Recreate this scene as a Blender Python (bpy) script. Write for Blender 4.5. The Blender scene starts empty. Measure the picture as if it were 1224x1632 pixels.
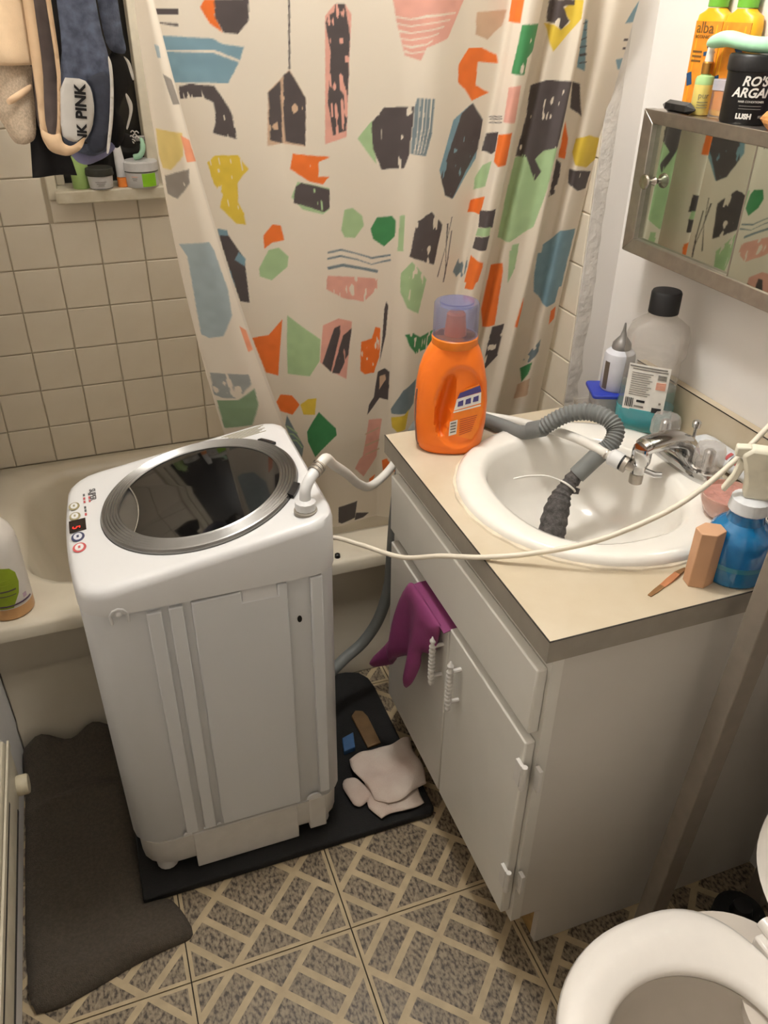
import bpy, bmesh, math, random
import numpy as np
from mathutils import Vector, Matrix, Euler
from mathutils.geometry import delaunay_2d_cdt
SC = bpy.context.scene
COL = SC.collection
PI = math.pi
# ---------------------------------------------------------------- camera
cam_d = bpy.data.cameras.new('camera'); CAM = bpy.data.objects.new('camera', cam_d); COL.objects.link(CAM)
CAM.location = (-0.50396, -0.70630, 1.52192)
CAM.rotation_euler = (1.0062781, -0.0111213, -0.3493398)
cam_d.sensor_fit = 'VERTICAL'; cam_d.sensor_height = 36.0; cam_d.lens = 1302.407 / 1632 * 36.0
cam_d.clip_start = 0.02
SC.camera = CAM
# ---------------------------------------------------------------- world, exposure
W = bpy.data.worlds.new('night'); SC.world = W; W.use_nodes = True
W.node_tree.nodes['Background'].inputs[0].default_value = (0.01, 0.011, 0.014, 1); W.node_tree.nodes['Background'].inputs[1].default_value = 1.0
SC.view_settings.view_transform = 'Standard'; SC.view_settings.look = 'None'
SC.view_settings.exposure = 0.; SC.view_settings.gamma = 1.0; SC.view_settings.use_curve_mapping = False
LAMP_POWER = 138.; LAMP_AT = (-.14, .45, 2.27)
# ---------------------------------------------------------------- materials
def lin(c): return tuple(((v/255)/12.92 if v/255 <= .04045 else ((v/255+.055)/1.055)**2.4) for v in c)
def new_mat(name):
    m = bpy.data.materials.new(name); m.use_nodes = True
    nt = m.node_tree; b = nt.nodes['Principled BSDF']; return m, nt, b
def mat(name, rgb, rough=.5, metal=0., var=.06, scale=40., bump=0., bscale=200., rgb2=None, coat=0., emis=0., trans=0., ior=1.45, sub=0.):
    m, nt, b = new_mat(name); L = nt.links
    c = lin(rgb); c2 = lin(rgb2) if rgb2 else tuple(v*(1-var*2.2) for v in c)
    tc = nt.nodes.new('ShaderNodeTexCoord'); nz = nt.nodes.new('ShaderNodeTexNoise'); nz.inputs['Scale'].default_value = scale; nz.inputs['Detail'].default_value = 4
    L.new(tc.outputs['Object'], nz.inputs['Vector'])
    rp = nt.nodes.new('ShaderNodeValToRGB'); rp.color_ramp.elements[0].position = .35; rp.color_ramp.elements[1].position = .68
    rp.color_ramp.elements[0].color = (*c2, 1); rp.color_ramp.elements[1].color = (*c, 1)
    L.new(nz.outputs['Fac'], rp.inputs['Fac']); L.new(rp.outputs['Color'], b.inputs['Base Color'])
    b.inputs['Roughness'].default_value = rough; b.inputs['Metallic'].default_value = metal
    b.inputs['Coat Weight'].default_value = coat; b.inputs['Transmission Weight'].default_value = trans; b.inputs['IOR'].default_value = ior
    if emis: L.new(rp.outputs['Color'], b.inputs['Emission Color']); b.inputs['Emission Strength'].default_value = emis
    if bump:
        n2 = nt.nodes.new('ShaderNodeTexNoise'); n2.inputs['Scale'].default_value = bscale; n2.inputs['Detail'].default_value = 3
        L.new(tc.outputs['Object'], n2.inputs['Vector']); bp = nt.nodes.new('ShaderNodeBump'); bp.inputs['Strength'].default_value = bump; bp.inputs['Distance'].default_value = .004
        L.new(n2.outputs['Fac'], bp.inputs['Height']); L.new(bp.outputs['Normal'], b.inputs['Normal'])
    return m
def clear(name, tint, fac=.3, rough=.12):
    """thin see-through plastic: a tinted see-through layer, a little body colour, and a glossy skin that grows towards grazing angles"""
    m, nt, b = new_mat(name); L = nt.links
    b.inputs['Base Color'].default_value = (*lin(tint), 1); b.inputs['Roughness'].default_value = rough
    t = nt.nodes.new('ShaderNodeBsdfTransparent'); t.inputs[0].default_value = (*[min(1, v*1.05) for v in lin(tint)], 1)
    nz = nt.nodes.new('ShaderNodeTexNoise'); nz.inputs['Scale'].default_value = 6.; mr = nt.nodes.new('ShaderNodeMapRange'); mr.inputs['To Min'].default_value = fac*.9; mr.inputs['To Max'].default_value = fac*1.1
    mx = nt.nodes.new('ShaderNodeMixShader'); L.new(nz.outputs['Fac'], mr.inputs['Value']); L.new(mr.outputs['Result'], mx.inputs[0])
    L.new(t.outputs[0], mx.inputs[1]); L.new(b.outputs[0], mx.inputs[2])
    g = nt.nodes.new('ShaderNodeBsdfGlossy'); g.inputs['Roughness'].default_value = rough; lw = nt.nodes.new('ShaderNodeLayerWeight'); pw = nt.nodes.new('ShaderNodeMath'); pw.operation = 'POWER'; pw.inputs[1].default_value = 3.; fr = nt.nodes.new('ShaderNodeMath'); fr.operation = 'MULTIPLY_ADD'; fr.inputs[1].default_value = .45; fr.inputs[2].default_value = .05; L.new(lw.outputs['Facing'], pw.inputs[0]); L.new(pw.outputs[0], fr.inputs[0])
    m2 = nt.nodes.new('ShaderNodeMixShader'); L.new(fr.outputs[0], m2.inputs[0]); L.new(mx.outputs[0], m2.inputs[1]); L.new(g.outputs[0], m2.inputs[2]); L.new(m2.outputs[0], nt.nodes['Material Output'].inputs[0]); return m
def mould(name, rgb, dark, thr, scale=9.):
    """grout: light with black mould growing in patches"""
    m, nt, b = new_mat(name); L = nt.links
    tc = nt.nodes.new('ShaderNodeTexCoord'); nz = nt.nodes.new('ShaderNodeTexNoise'); nz.inputs['Scale'].default_value = scale; nz.inputs['Detail'].default_value = 6
    rp = nt.nodes.new('ShaderNodeValToRGB'); rp.color_ramp.elements[0].position = thr; rp.color_ramp.elements[1].position = thr+.07
    rp.color_ramp.elements[0].color = (*lin(rgb), 1); rp.color_ramp.elements[1].color = (*lin(dark), 1)
    L.new(tc.outputs['Object'], nz.inputs['Vector']); L.new(nz.outputs['Fac'], rp.inputs['Fac']); L.new(rp.outputs['Color'], b.inputs['Base Color']); b.inputs['Roughness'].default_value = .9
    return m
def speckle(name, rgb, rgb2, rgb3):
    m, nt, b = new_mat(name); L = nt.links
    tc = nt.nodes.new('ShaderNodeTexCoord'); nz = nt.nodes.new('ShaderNodeTexNoise'); nz.inputs['Scale'].default_value = 170.; nz.inputs['Detail'].default_value = 2
    n2 = nt.nodes.new('ShaderNodeTexNoise'); n2.inputs['Scale'].default_value = 14.
    mp = nt.nodes.new('ShaderNodeMapping'); mp.inputs['Scale'].default_value = (1., .55, 1.); L.new(tc.outputs['Object'], mp.inputs['Vector']); L.new(mp.outputs['Vector'], nz.inputs['Vector'])
    rp = nt.nodes.new('ShaderNodeValToRGB'); e = rp.color_ramp.elements; e[0].position = .36; e[1].position = .5; e[0].color = (*lin(rgb2), 1); e[1].color = (*lin(rgb), 1)
    k = e.new(.66); k.color = (*lin(rgb3), 1)
    mx = nt.nodes.new('ShaderNodeMix'); mx.data_type = 'RGBA'; mx.blend_type = 'MULTIPLY'; mx.inputs[0].default_value = .35
    L.new(tc.outputs['Object'], n2.inputs['Vector']); L.new(nz.outputs['Fac'], rp.inputs['Fac']); L.new(rp.outputs['Color'], mx.inputs[6]); L.new(n2.outputs['Fac'], mx.inputs[7]); L.new(mx.outputs[2], b.inputs['Base Color'])
    b.inputs['Roughness'].default_value = .45; return m
M = {}
def dm(k, *a, **kw): M[k] = mat(k, *a, **kw); return M[k]
dm('wall_paint', (230,225,219), .75, var=.02, scale=3, bump=.05, bscale=60)
dm('wall_plaster', (222,216,208), .8, var=.08, scale=30, bump=.8, bscale=70)
dm('ceiling_paint', (236,233,228), .85, var=.02)
M['wall_tile'] = mat('wall_tile', (226,216,198), .35, var=.03, scale=6, rgb2=(218,206,186), bump=.02, bscale=30)
M['grout'] = mould('grout', (186,173,150), (52,44,36), .64)
M['floor_strip'] = mat('floor_strip', (186,166,132), .5, var=.08, scale=30)
M['floor_piece'] = speckle('floor_piece', (136,120,98), (68,57,45), (160,145,120))
M['joint'] = mat('joint', (46,40,32), .9)
dm('tub_enamel', (214,205,186), .22, var=.03, scale=4, rgb2=(204,193,172), coat=.3)
dm('washer_white', (214,215,216), .38, var=.01, scale=5)
dm('washer_top', (214,213,212), .3, var=.01, scale=5, coat=.2)
dm('skirt_white', (218,214,208), .5, var=.03)
dm('chrome_ring', (140,138,135), .3, metal=.9, var=.1, scale=9)
dm('smoked_glass', (16,15,14), .06, var=.1, coat=.6)
dm('chrome', (206,206,206), .1, metal=1., var=.03)
dm('steel', (178,170,160), .32, metal=.9, var=.06, scale=60)
dm('black_plastic', (22,21,21), .4)
dm('grey_print', (92,90,90), .5)
dm('red_print', (190,84,84), .5)
dm('navy_print', (58,62,92), .5)
dm('gold_print', (150,140,104), .5)
dm('display_black', (34,24,22), .15)
M['led'] = mat('led', (255,40,30), .5, emis=1.6)
dm('hose_white', (224,220,212), .4, var=.02)
dm('hose_grey', (116,118,116), .55, var=.05, scale=20)
dm('sock_mesh', (92,88,86), .9, var=.25, scale=120, bump=.6, bscale=400)
dm('cord_white', (226,216,198), .45, var=.03)
dm('vanity_paint', (222,218,209), .5, var=.02, scale=8, bump=.03, bscale=40)
dm('vanity_side', (208,202,193), .55, var=.02, scale=5, bump=.03, bscale=30)
dm('worktop_cream', (202,189,166), .35, var=.04, scale=9, rgb2=(192,177,151))
dm('edge_grey', (150,142,130), .5, var=.04)
dm('raw_wood', (176,142,88), .7, var=.15, scale=30)
dm('dark_line', (48,42,36), .8)
dm('sink_china', (236,231,222), .12, var=.01, coat=.4)
dm('caulk', (222,208,184), .7, var=.1, scale=30)
M['acrylic'] = clear('acrylic', (236,233,230), .24, .06)
dm('detergent_orange', (244,120,30), .38, var=.02, scale=10)
dm('detergent_collar', (238,128,24), .4)
M['blue_cap'] = clear('blue_cap', (206,209,236), .14, .1)
dm('label_blue', (72,66,128), .5); dm('label_white', (232,228,220), .5); dm('label_black', (28,27,28), .5); dm('label_grey', (120,116,110), .5); dm('label_peach', (232,170,146), .5); dm('label_rust', (186,74,30), .5)
dm('gauge', (128,96,86), .4)
M['clear_plastic'] = clear('clear_plastic', (238,236,233), .09, .08)
M['teal_liquid'] = clear('teal_liquid', (80,196,208), .5, .08)
M['teal_faint'] = clear('teal_faint', (200,220,220), .15, .1)
dm('frosted', (206,206,212), .45, var=.03)
dm('tip_grey', (140,136,132), .35, metal=.3)
dm('tag_brown', (96,84,74), .5)
dm('lid_blue', (44,62,170), .4)
M['frosted_box'] = clear('frosted_box', (216,216,224), .55, .3)
dm('slate_dark', (70,72,76), .4)
dm('pink_soap', (196,142,130), .3, var=.12, scale=60, bump=.3, bscale=90)
M['pink_cup'] = clear('pink_cup', (236,196,180), .55, .2)
dm('wood_block', (206,160,124), .6, var=.05, scale=15)
dm('copper', (206,140,100), .35, metal=.7); dm('bronze', (150,110,70), .45, metal=.5)
M['blue_liquid'] = clear('blue_liquid', (24,140,204), .6, .06)
M['blue_band'] = clear('blue_band', (70,170,200), .6, .1)
dm('trigger_cream', (232,226,206), .4); dm('collar_white', (224,226,228), .4)
dm('post_grey', (128,118,106), .55, var=.05); dm('post_dark', (96,88,78), .55)
dm('toilet_china', (226,216,204), .16, var=.01, coat=.3); dm('toilet_seat', (250,244,236), .22, var=.01, coat=.3)
M['water'] = clear('water', (200,200,190), .2, .03)
dm('mat_black', (26,25,24), .85, var=.1, bump=.3, bscale=300)
dm('rug_brown', (84,75,64), .95, var=.12, scale=160, bump=.8, bscale=500)
dm('rag_cloth', (224,209,195), .9, var=.05, scale=12, rgb2=(212,190,176), bump=.5, bscale=500)
dm('board_wood', (120,92,58), .6, var=.1); dm('tape_blue', (66,104,150), .5)
dm('glove_purple', (132,58,104), .5, var=.06, scale=20, bump=.2, bscale=60)
dm('heater_cream', (206,196,174), .5, var=.05); dm('knob_cream', (210,198,170), .45)
M['mirror'] = mat('mirror', (206,214,204), .02, metal=1., var=.01)
dm('knob_steel', (190,182,172), .25, metal=1.)
dm('yellow_plastic', (240,176,32), .35, var=.04); dm('green_cap', (110,176,56), .4); dm('label_amber', (236,146,40), .5, var=.1, scale=60); dm('print_blue', (30,70,110), .5); dm('print_brown', (120,84,40), .5)
dm('crystal_black', (34,33,33), .25, coat=.4); dm('serum_cream', (232,212,120), .3); dm('serum_green', (170,206,140), .3); dm('gold', (190,140,70), .3, metal=.9); dm('bulb_white', (234,226,214), .5)
dm('jar_black', (26,25,26), .4); dm('mint', (176,228,190), .4); dm('rock_orange', (226,160,96), .4, var=.15, scale=80, bump=.5, bscale=120); dm('lilac', (190,160,176), .4)
dm('sill_paint', (214,206,186), .4, var=.06, scale=20, rgb2=(190,178,152)); dm('frame_paint', (208,198,176), .5, var=.05)
dm('night_glass', (26,24,22), .2); dm('label_lime', (140,200,40), .45); dm('cap_dark', (50,50,44), .45); dm('tube_white', (206,204,202), .4); dm('cap_orange', (240,140,60), .45); dm('teal_plastic', (150,190,160), .4); dm('glass_green', (150,178,104), .3)
dm('cream_cloth', (226,196,160), .9, var=.04, scale=30, bump=.2, bscale=500); dm('mesh_cloth', (216,194,168), .95, var=.12, scale=260, bump=.6, bscale=600); dm('band_cloth', (226,192,156), .85)
dm('tan_cloth', (216,184,148), .85, var=.05, scale=30); dm('mauve_cloth', (120,108,104), .9, var=.08); dm('blue_cloth', (104,112,134), .9, var=.22, scale=60, bump=.3, bscale=300); dm('dark_blue_cloth', (66,70,84), .9, var=.12, scale=50)
dm('waist_satin', (206,202,196), .5, var=.03); dm('lavender_cloth', (136,136,172), .85, var=.06); dm('black_cloth', (28,26,26), .9, var=.1); dm('white_cloth', (226,222,216), .8)
dm('amber_liquid', (196,150,100), .3, var=.03); dm('jug_white', (214,206,196), .35, var=.02); dm('jug_lime', (142,160,40), .45, var=.05); dm('jug_violet', (84,60,84), .5)
dm('rod_white', (220,216,208), .35); dm('lamp_base', (220,216,210), .4)
M['lamp_globe'] = mat('lamp_globe', (255,255,255), .4)
_b = M['lamp_globe'].node_tree.nodes['Principled BSDF']
for l in list(_b.inputs['Emission Color'].links): M['lamp_globe'].node_tree.links.remove(l)
_b.inputs['Emission Color'].default_value = (1., .985, .95, 1); _b.inputs['Emission Strength'].default_value = LAMP_POWER
# ---------------------------------------------------------------- mesh helpers
def V3(*a): return Vector(a)
class MB:
    def __init__(s): s.v = []; s.f = []; s.m = []
    def add(s, vs, fs, mi=0):
        o = len(s.v); s.v += [tuple(v) for v in vs]; s.f += [tuple(i+o for i in f) for f in fs]; s.m += [mi]*len(fs); return s
    def box(s, x0, x1, y0, y1, z0, z1, mi=0):
        return s.add([(x0,y0,z0),(x1,y0,z0),(x1,y1,z0),(x0,y1,z0),(x0,y0,z1),(x1,y0,z1),(x1,y1,z1),(x0,y1,z1)], [(0,3,2,1),(4,5,6,7),(0,1,5,4),(1,2,6,5),(2,3,7,6),(3,0,4,7)], mi)
    def loft(s, rings, cap0=True, cap1=True, mi=0, closed=True):
        n = len(rings[0]); vs = [p for r in rings for p in r]; fs = []
        for k in range(len(rings)-1):
            for i in range(n if closed else n-1):
                j = (i+1) % n; fs.append((k*n+i, k*n+j, (k+1)*n+j, (k+1)*n+i))
        if cap0: fs.append(tuple(range(n-1, -1, -1)))
        if cap1: fs.append(tuple((len(rings)-1)*n+i for i in range(n)))
        return s.add(vs, fs, mi)
    def lathe(s, prof, c=(0,0,0), n=24, mi=0, R=None, sx=1., sy=1.):
        rings = []
        for r, z in prof:
            rings.append([Vector((max(r,1e-5)*math.cos(2*PI*i/n)*sx, max(r,1e-5)*math.sin(2*PI*i/n)*sy, z)) for i in range(n)])
        if R is not None: rings = [[R @ p for p in r] for r in rings]
        rings = [[p+Vector(c) for p in r] for r in rings]
        return s.loft(rings, mi=mi)
    def tube(s, path, r, n=10, mi=0, caps=True):
        P = [Vector(p) for p in path]; N = len(P); rr = r if hasattr(r, '__len__') else [r]*N; rings = []
        t0 = (P[1]-P[0]).normalized(); u = t0.orthogonal().normalized()
        for i in range(N):
            t = (P[min(i+1,N-1)]-P[max(i-1,0)]).normalized(); u = (u-t*u.dot(t)).normalized(); w = t.cross(u)
            rings.append([P[i]+(u*math.cos(2*PI*k/n)+w*math.sin(2*PI*k/n))*rr[i] for k in range(n)])
        return s.loft(rings, caps, caps, mi)
    def prism(s, poly, axis, a, b, mi=0):
        def P(p, t): return {'x': (t,p[0],p[1]), 'y': (p[0],t,p[1]), 'z': (p[0],p[1],t)}[axis]
        n = len(poly); vs = [P(p,a) for p in poly]+[P(p,b) for p in poly]
        fs = [tuple(range(n-1,-1,-1)), tuple(range(n,2*n))]+[(i,(i+1)%n,n+(i+1)%n,n+i) for i in range(n)]
        return s.add(vs, fs, mi)
    def xf(s, Mx): s.v = [tuple(Mx @ Vector(v)) for v in s.v]; return s
def smooth_path(P, k=8):
    P = [Vector(p) for p in P]; P = [2*P[0]-P[1]]+P+[2*P[-1]-P[-2]]; out = []
    for i in range(1, len(P)-2):
        p0,p1,p2,p3 = P[i-1:i+3]
        for j in range(k):
            f = j/k; out.append(.5*((2*p1)+(p2-p0)*f+(2*p0-5*p1+4*p2-p3)*f*f+(-p0+3*p1-3*p2+p3)*f**3))
    out.append(P[-2]); return out
def rrect(cx, cy, hx, hy, r, z, n=6, zf=None):
    out = []
    for sx, sy, a0 in ((1,1,0),(-1,1,90),(-1,-1,180),(1,-1,270)):
        for k in range(n+1):
            a = math.radians(a0+90*k/n); x = cx+sx*(hx-r)+r*math.cos(a); y = cy+sy*(hy-r)+r*math.sin(a)
            out.append((x, y, zf(x,y) if zf else z))
    return out
def finish(me, mats, smooth=35):
    bm = bmesh.new(); bm.from_mesh(me); bmesh.ops.remove_doubles(bm, verts=bm.verts, dist=1e-6); bmesh.ops.recalc_face_normals(bm, faces=bm.faces); bm.to_mesh(me); bm.free()
    for m in (mats if isinstance(mats, (list,tuple)) else [mats]): me.materials.append(m if not isinstance(m, str) else M[m])
    if smooth:
        for p in me.polygons: p.use_smooth = True
        me.set_sharp_from_angle(angle=math.radians(smooth))
def link(name, me, parent=None, loc=(0,0,0)):
    o = bpy.data.objects.new(name, me); COL.objects.link(o)
    if parent is not None: o.parent = parent
    o.location = loc; return o
def wloc(o):
    l = Vector(o.location)
    while o.parent: o = o.parent; l += Vector(o.location)
    return l
def build(mb, name, mats, parent=None, at=None, bevel=0., seg=2, smooth=35, sub=0):
    """ONE mesh object; vertices are given in room coordinates"""
    off = wloc(parent) if parent is not None else Vector(at if at is not None else (0,0,0))
    me = bpy.data.meshes.new(name); me.from_pydata([tuple(Vector(v)-off) for v in mb.v], [], mb.f); me.update()
    me.polygons.foreach_set('material_index', mb.m)
    finish(me, mats, smooth)
    o = link(name, me, parent, (0,0,0) if parent is not None else off)
    if bevel:
        b = o.modifiers.new('bevel', 'BEVEL'); b.width = bevel; b.segments = seg; b.limit_method = 'ANGLE'; b.angle_limit = math.radians(40)
    if sub:
        q = o.modifiers.new('subdivision', 'SUBSURF'); q.levels = sub; q.render_levels = sub
    return o
def tag(o, label=None, cat=None, group=None, kind=None):
    if label: o['label'] = label
    if cat: o['category'] = cat
    if group: o['group'] = group
    if kind: o['kind'] = kind
    return o
def thing(name, label, cat, loc, group=None):
    o = bpy.data.objects.new(name, None); COL.objects.link(o); o.location = loc; o.empty_display_size = .03; return tag(o, label, cat, group)
def struct(o): return tag(o, kind='structure')
def pillow(outline, fmap, t, step=.008, back=True, power=.5, rim=.0008, rnd=2):
    """fabric piece from an outline: filled with a fine net, thick in the middle, thin at its edge; fmap(a,b,h) gives room coordinates, h the height over the mid plane"""
    for _ in range(rnd):
        outline = [p for i in range(len(outline)) for p in (tuple(Vector(outline[i])*.8+Vector(outline[(i+1) % len(outline)])*.2), tuple(Vector(outline[i])*.2+Vector(outline[(i+1) % len(outline)])*.8))]
    pts = []; n0 = len(outline)
    for i in range(n0):
        a, b = Vector(outline[i]), Vector(outline[(i+1) % n0]); k = max(1, int((b-a).length/step))
        for j in range(k): pts.append(a+(b-a)*j/k)
    nb = len(pts); edges = [(i,(i+1) % nb) for i in range(nb)]
    poly = np.array([tuple(p) for p in pts]); x0, y0 = poly.min(0); x1, y1 = poly.max(0); inner = []
    gx_, gy_ = np.meshgrid(np.arange(x0+step/2, x1, step), np.arange(y0+step/2, y1, step)); G = np.stack([gx_.ravel(), gy_.ravel()], 1)
    ins = inside(poly, G[:,0], G[:,1]); G = G[ins]
    def dist(Q):
        d = np.full(len(Q), 9.); A = poly; B = np.roll(poly, -1, 0)
        for a, b in zip(A, B):
            ab = b-a; tt = np.clip(((Q-a)@ab)/max(ab@ab, 1e-12), 0, 1); d = np.minimum(d, np.hypot(*(Q-(a+tt[:,None]*ab)).T))
        return d
    if len(G): G = G[dist(G) > step*.4]
    allp = pts+[Vector(g) for g in G]
    vs, es, fs, *_ = delaunay_2d_cdt(allp, edges, [], 1, 1e-7)
    Q = np.array([tuple(v) for v in vs]); d = dist(Q); h = t*np.minimum(1, d/max(t*1.6, .004))**power
    mb = MB(); n = len(vs)
    top = [fmap(Q[i][0], Q[i][1], h[i]+rim) for i in range(n)]
    if not back: return mb.add(top, fs)
    bot = [fmap(Q[i][0], Q[i][1], -h[i]-rim) for i in range(n)]
    cnt = {}
    for f in fs:
        for i in range(len(f)):
            e = (f[i], f[(i+1) % len(f)]); k = (min(e), max(e)); cnt.setdefault(k, []).append(e)
    side = [(e[0][1], e[0][0], e[0][0]+n, e[0][1]+n) for e in cnt.values() if len(e) == 1]
    return mb.add(top+bot, [tuple(f) for f in fs]+[tuple(i+n for i in reversed(f)) for f in fs]+side)
def inside(poly, X, Y):
    c = np.zeros(X.shape, bool); n = len(poly); j = n-1
    for i in range(n):
        xi, yi = poly[i]; xj, yj = poly[j]
        if yi != yj:
            c ^= ((yi > Y) != (yj > Y)) & (X < (xj-xi)*(Y-yi)/(yj-yi)+xi)
        j = i
    return c
_tc = {}
def text_mesh(body, size, shear=0., extrude=.0003, offset=0.):
    cu = bpy.data.curves.new('lettering', 'FONT'); cu.body = body; cu.size = size; cu.align_x = 'CENTER'; cu.align_y = 'CENTER'; cu.shear = shear; cu.extrude = extrude; cu.offset = offset; cu.resolution_u = 3
    o = bpy.data.objects.new('lettering', cu); COL.objects.link(o); bpy.context.view_layer.update()
    me = bpy.data.meshes.new_from_object(o.evaluated_get(bpy.context.evaluated_depsgraph_get())); bpy.data.objects.remove(o); bpy.data.curves.remove(cu); return me
def text(body, size, fmap, name, m, parent, **kw):
    """flat lettering; fmap(x, y, z) bends it onto its surface"""
    me = text_mesh(body, size, **kw); off = wloc(parent)
    for v in me.vertices: v.co = Vector(fmap(v.co.x, v.co.y, v.co.z))-off
    me.materials.clear(); me.materials.append(M[m]); return link(name, me, parent)
def frame_map(o, r, u):
    o, r, u = Vector(o), Vector(r).normalized(), Vector(u).normalized(); n = r.cross(u)
    return lambda x, y, z: o+r*x+u*y+n*z
def cyl_map(c, r, ang, up=1.):
    """x runs along a circle of radius r round c, at heading ang (radians) of the middle"""
    return lambda x, y, z: Vector((c[0]+(r+z)*math.cos(ang+x/r), c[1]+(r+z)*math.sin(ang+x/r), c[2]+y*up))
def patch(fmap, w, h, nx=6, ny=2, t=.0004):
    """a thin label w x h laid on a surface by fmap"""
    mb = MB(); g = [[fmap(-w/2+w*i/nx, -h/2+h*j/ny, t) for i in range(nx+1)] for j in range(ny+1)]
    vs = [p for r in g for p in r]; k = nx+1
    g2 = [fmap(-w/2+w*i/nx, -h/2+h*j/ny, 0) for j in range(ny+1) for i in range(nx+1)]; N = len(vs)
    fs = [(j*k+i, j*k+i+1, (j+1)*k+i+1, (j+1)*k+i) for j in range(ny) for i in range(nx)]
    rim = [i for i in range(nx+1)]+[j*k+nx for j in range(1, ny+1)]+[ny*k+i for i in range(nx-1, -1, -1)]+[j*k for j in range(ny-1, 0, -1)]
    side = [(rim[a], rim[(a+1) % len(rim)], rim[(a+1) % len(rim)]+N, rim[a]+N) for a in range(len(rim))]
    return mb.add(list(vs)+g2, fs+[tuple(q+N for q in reversed(f)) for f in fs]+side)
def shift(f, dx, dy): return lambda x, y, z: f(x+dx, y+dy, z)
# ---------------------------------------------------------------- the room
HC = .7885; XW = .590; XJ = .510; XL = -.832; YB = 1.548; YF = -1.25; ZC = 2.40
def sdf_rr(x, y, cx, cy, hx, hy, r):
    qx, qy = abs(x-cx)-hx+r, abs(y-cy)-hy+r
    return math.hypot(max(qx,0), max(qy,0))+min(max(qx,qy),0)-r
def ray_ring(o, angs, z, cx, cy, hx, hy, r=.001, zf=None):
    out = []
    for a in angs:
        c, s = math.cos(a), math.sin(a); lo, hi = 0., 4.
        for _ in range(40):
            m_ = (lo+hi)/2
            if sdf_rr(o[0]+c*m_, o[1]+s*m_, cx, cy, hx, hy, r) < 0: lo = m_
            else: hi = m_
        x, y = o[0]+c*lo, o[1]+s*lo; out.append((x, y, zf(x,y) if zf else z))
    return out
def angles(n, o=None, rect=None):
    A = [2*PI*i/n for i in range(n)]
    if rect:
        x0,x1,y0,y1 = rect
        for x, y in ((x0,y0),(x1,y0),(x1,y1),(x0,y1)):
            a = math.atan2(y-o[1], x-o[0]) % (2*PI); k = min(range(len(A)), key=lambda i: abs(A[i]-a)); A[k] = a
    return sorted(A)
# floor: slab and vinyl tiles with their printed brick pattern
floor = struct(build(MB().box(XL-.1, XW+.1, YF-.1, YB+.1, -.05, -.0035), 'floor', 'joint', smooth=0))
TS = .3048; GX, GY = -.5439, .1574
def clip(poly, ca, cb, c):      # keep ca*a+cb*b <= c with a=x+y-1, b=y-x
    f = lambda p: ca*(p[0]+p[1]-1)+cb*(p[1]-p[0])-c
    out = []
    for i in range(len(poly)):
        p, q = poly[i], poly[(i+1) % len(poly)]; fp, fq = f(p), f(q)
        if fp <= 0: out.append(p)
        if (fp < 0) != (fq < 0) and fp != fq:
            t = fp/(fp-fq); out.append((p[0]+(q[0]-p[0])*t, p[1]+(q[1]-p[1])*t))
    return out
tile_mb = MB(); e = .004; tile_mb.box(e*TS, TS-e*TS, e*TS, TS-e*TS, -.004, 0, 0)
hs = .031; D0, D1, D2 = .262, .495, .75; regs = [[(1,0,D0-hs),(-1,0,D0-hs),(0,1,D0-hs),(0,-1,D0-hs)]]
for s_ in (1,-1):
    for lo, hi in ((D0,D1),(D1,D2),(D2,2)):
        regs.append([(1,0,D0-hs),(-1,0,D0-hs),(0,s_,hi-hs),(0,-s_,-lo-hs)]); regs.append([(0,1,D0-hs),(0,-1,D0-hs),(s_,0,hi-hs),(-s_,0,-lo-hs)])
    for t_ in (1,-1): regs.append([(-s_,0,-D0-hs),(0,-t_,-D0-hs)])
for rg in regs:
    b_ = .026; poly = [(b_,b_),(1-b_,b_),(1-b_,1-b_),(b_,1-b_)]
    for c_ in rg: poly = clip(poly, *c_)
    if len(poly) > 2: tile_mb.add([(x*TS, y*TS, .0003) for x, y in poly], [tuple(range(len(poly)))], 1)
tme = bpy.data.meshes.new('floor_tile'); tme.from_pydata(tile_mb.v, [], tile_mb.f); tme.polygons.foreach_set('material_index', tile_mb.m); tme.materials.append(M['floor_strip']); tme.materials.append(M['floor_piece'])
for i in range(-1, 4):
    for j in range(-5, 3): link('floor_tile', tme, floor, (GX+i*TS, GY+j*TS, 0))
# walls
WX0, WX1, WZ0 = -.552, -.262, 1.088      # window hole with its casing
wb = MB().box(XL-.1, WX0, YB, YB+.1, 0, ZC).box(WX1, XW+.1, YB, YB+.1, 0, ZC).box(WX0, WX1, YB, YB+.1, 0, WZ0).box(WX0, WX1, YB, YB+.1, 1.95, ZC)
wall_back = struct(build(wb, 'wall_back', 'grout', smooth=0))
wall_right = struct(build(MB().box(XW, XW+.1, YF-.1, .80, 0, ZC), 'wall_right', 'wall_paint', smooth=0)); wall_tub_end = struct(build(MB().box(XJ, XW+.1, .80, YB, 0, ZC), 'wall_tub_end', 'wall_paint', smooth=0))
wall_left = struct(build(MB().box(XL-.1, XL, YF-.1, YB, 0, ZC), 'wall_left', 'wall_paint', smooth=0))
wall_front = struct(build(MB().box(XL, XW, YF-.1, YF, 0, ZC), 'wall_front', 'wall_paint', smooth=0))
struct(build(MB().box(XL-.1, XW+.1, YF-.1, YB+.1, ZC, ZC+.05), 'ceiling', 'ceiling_paint', smooth=0))
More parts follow.
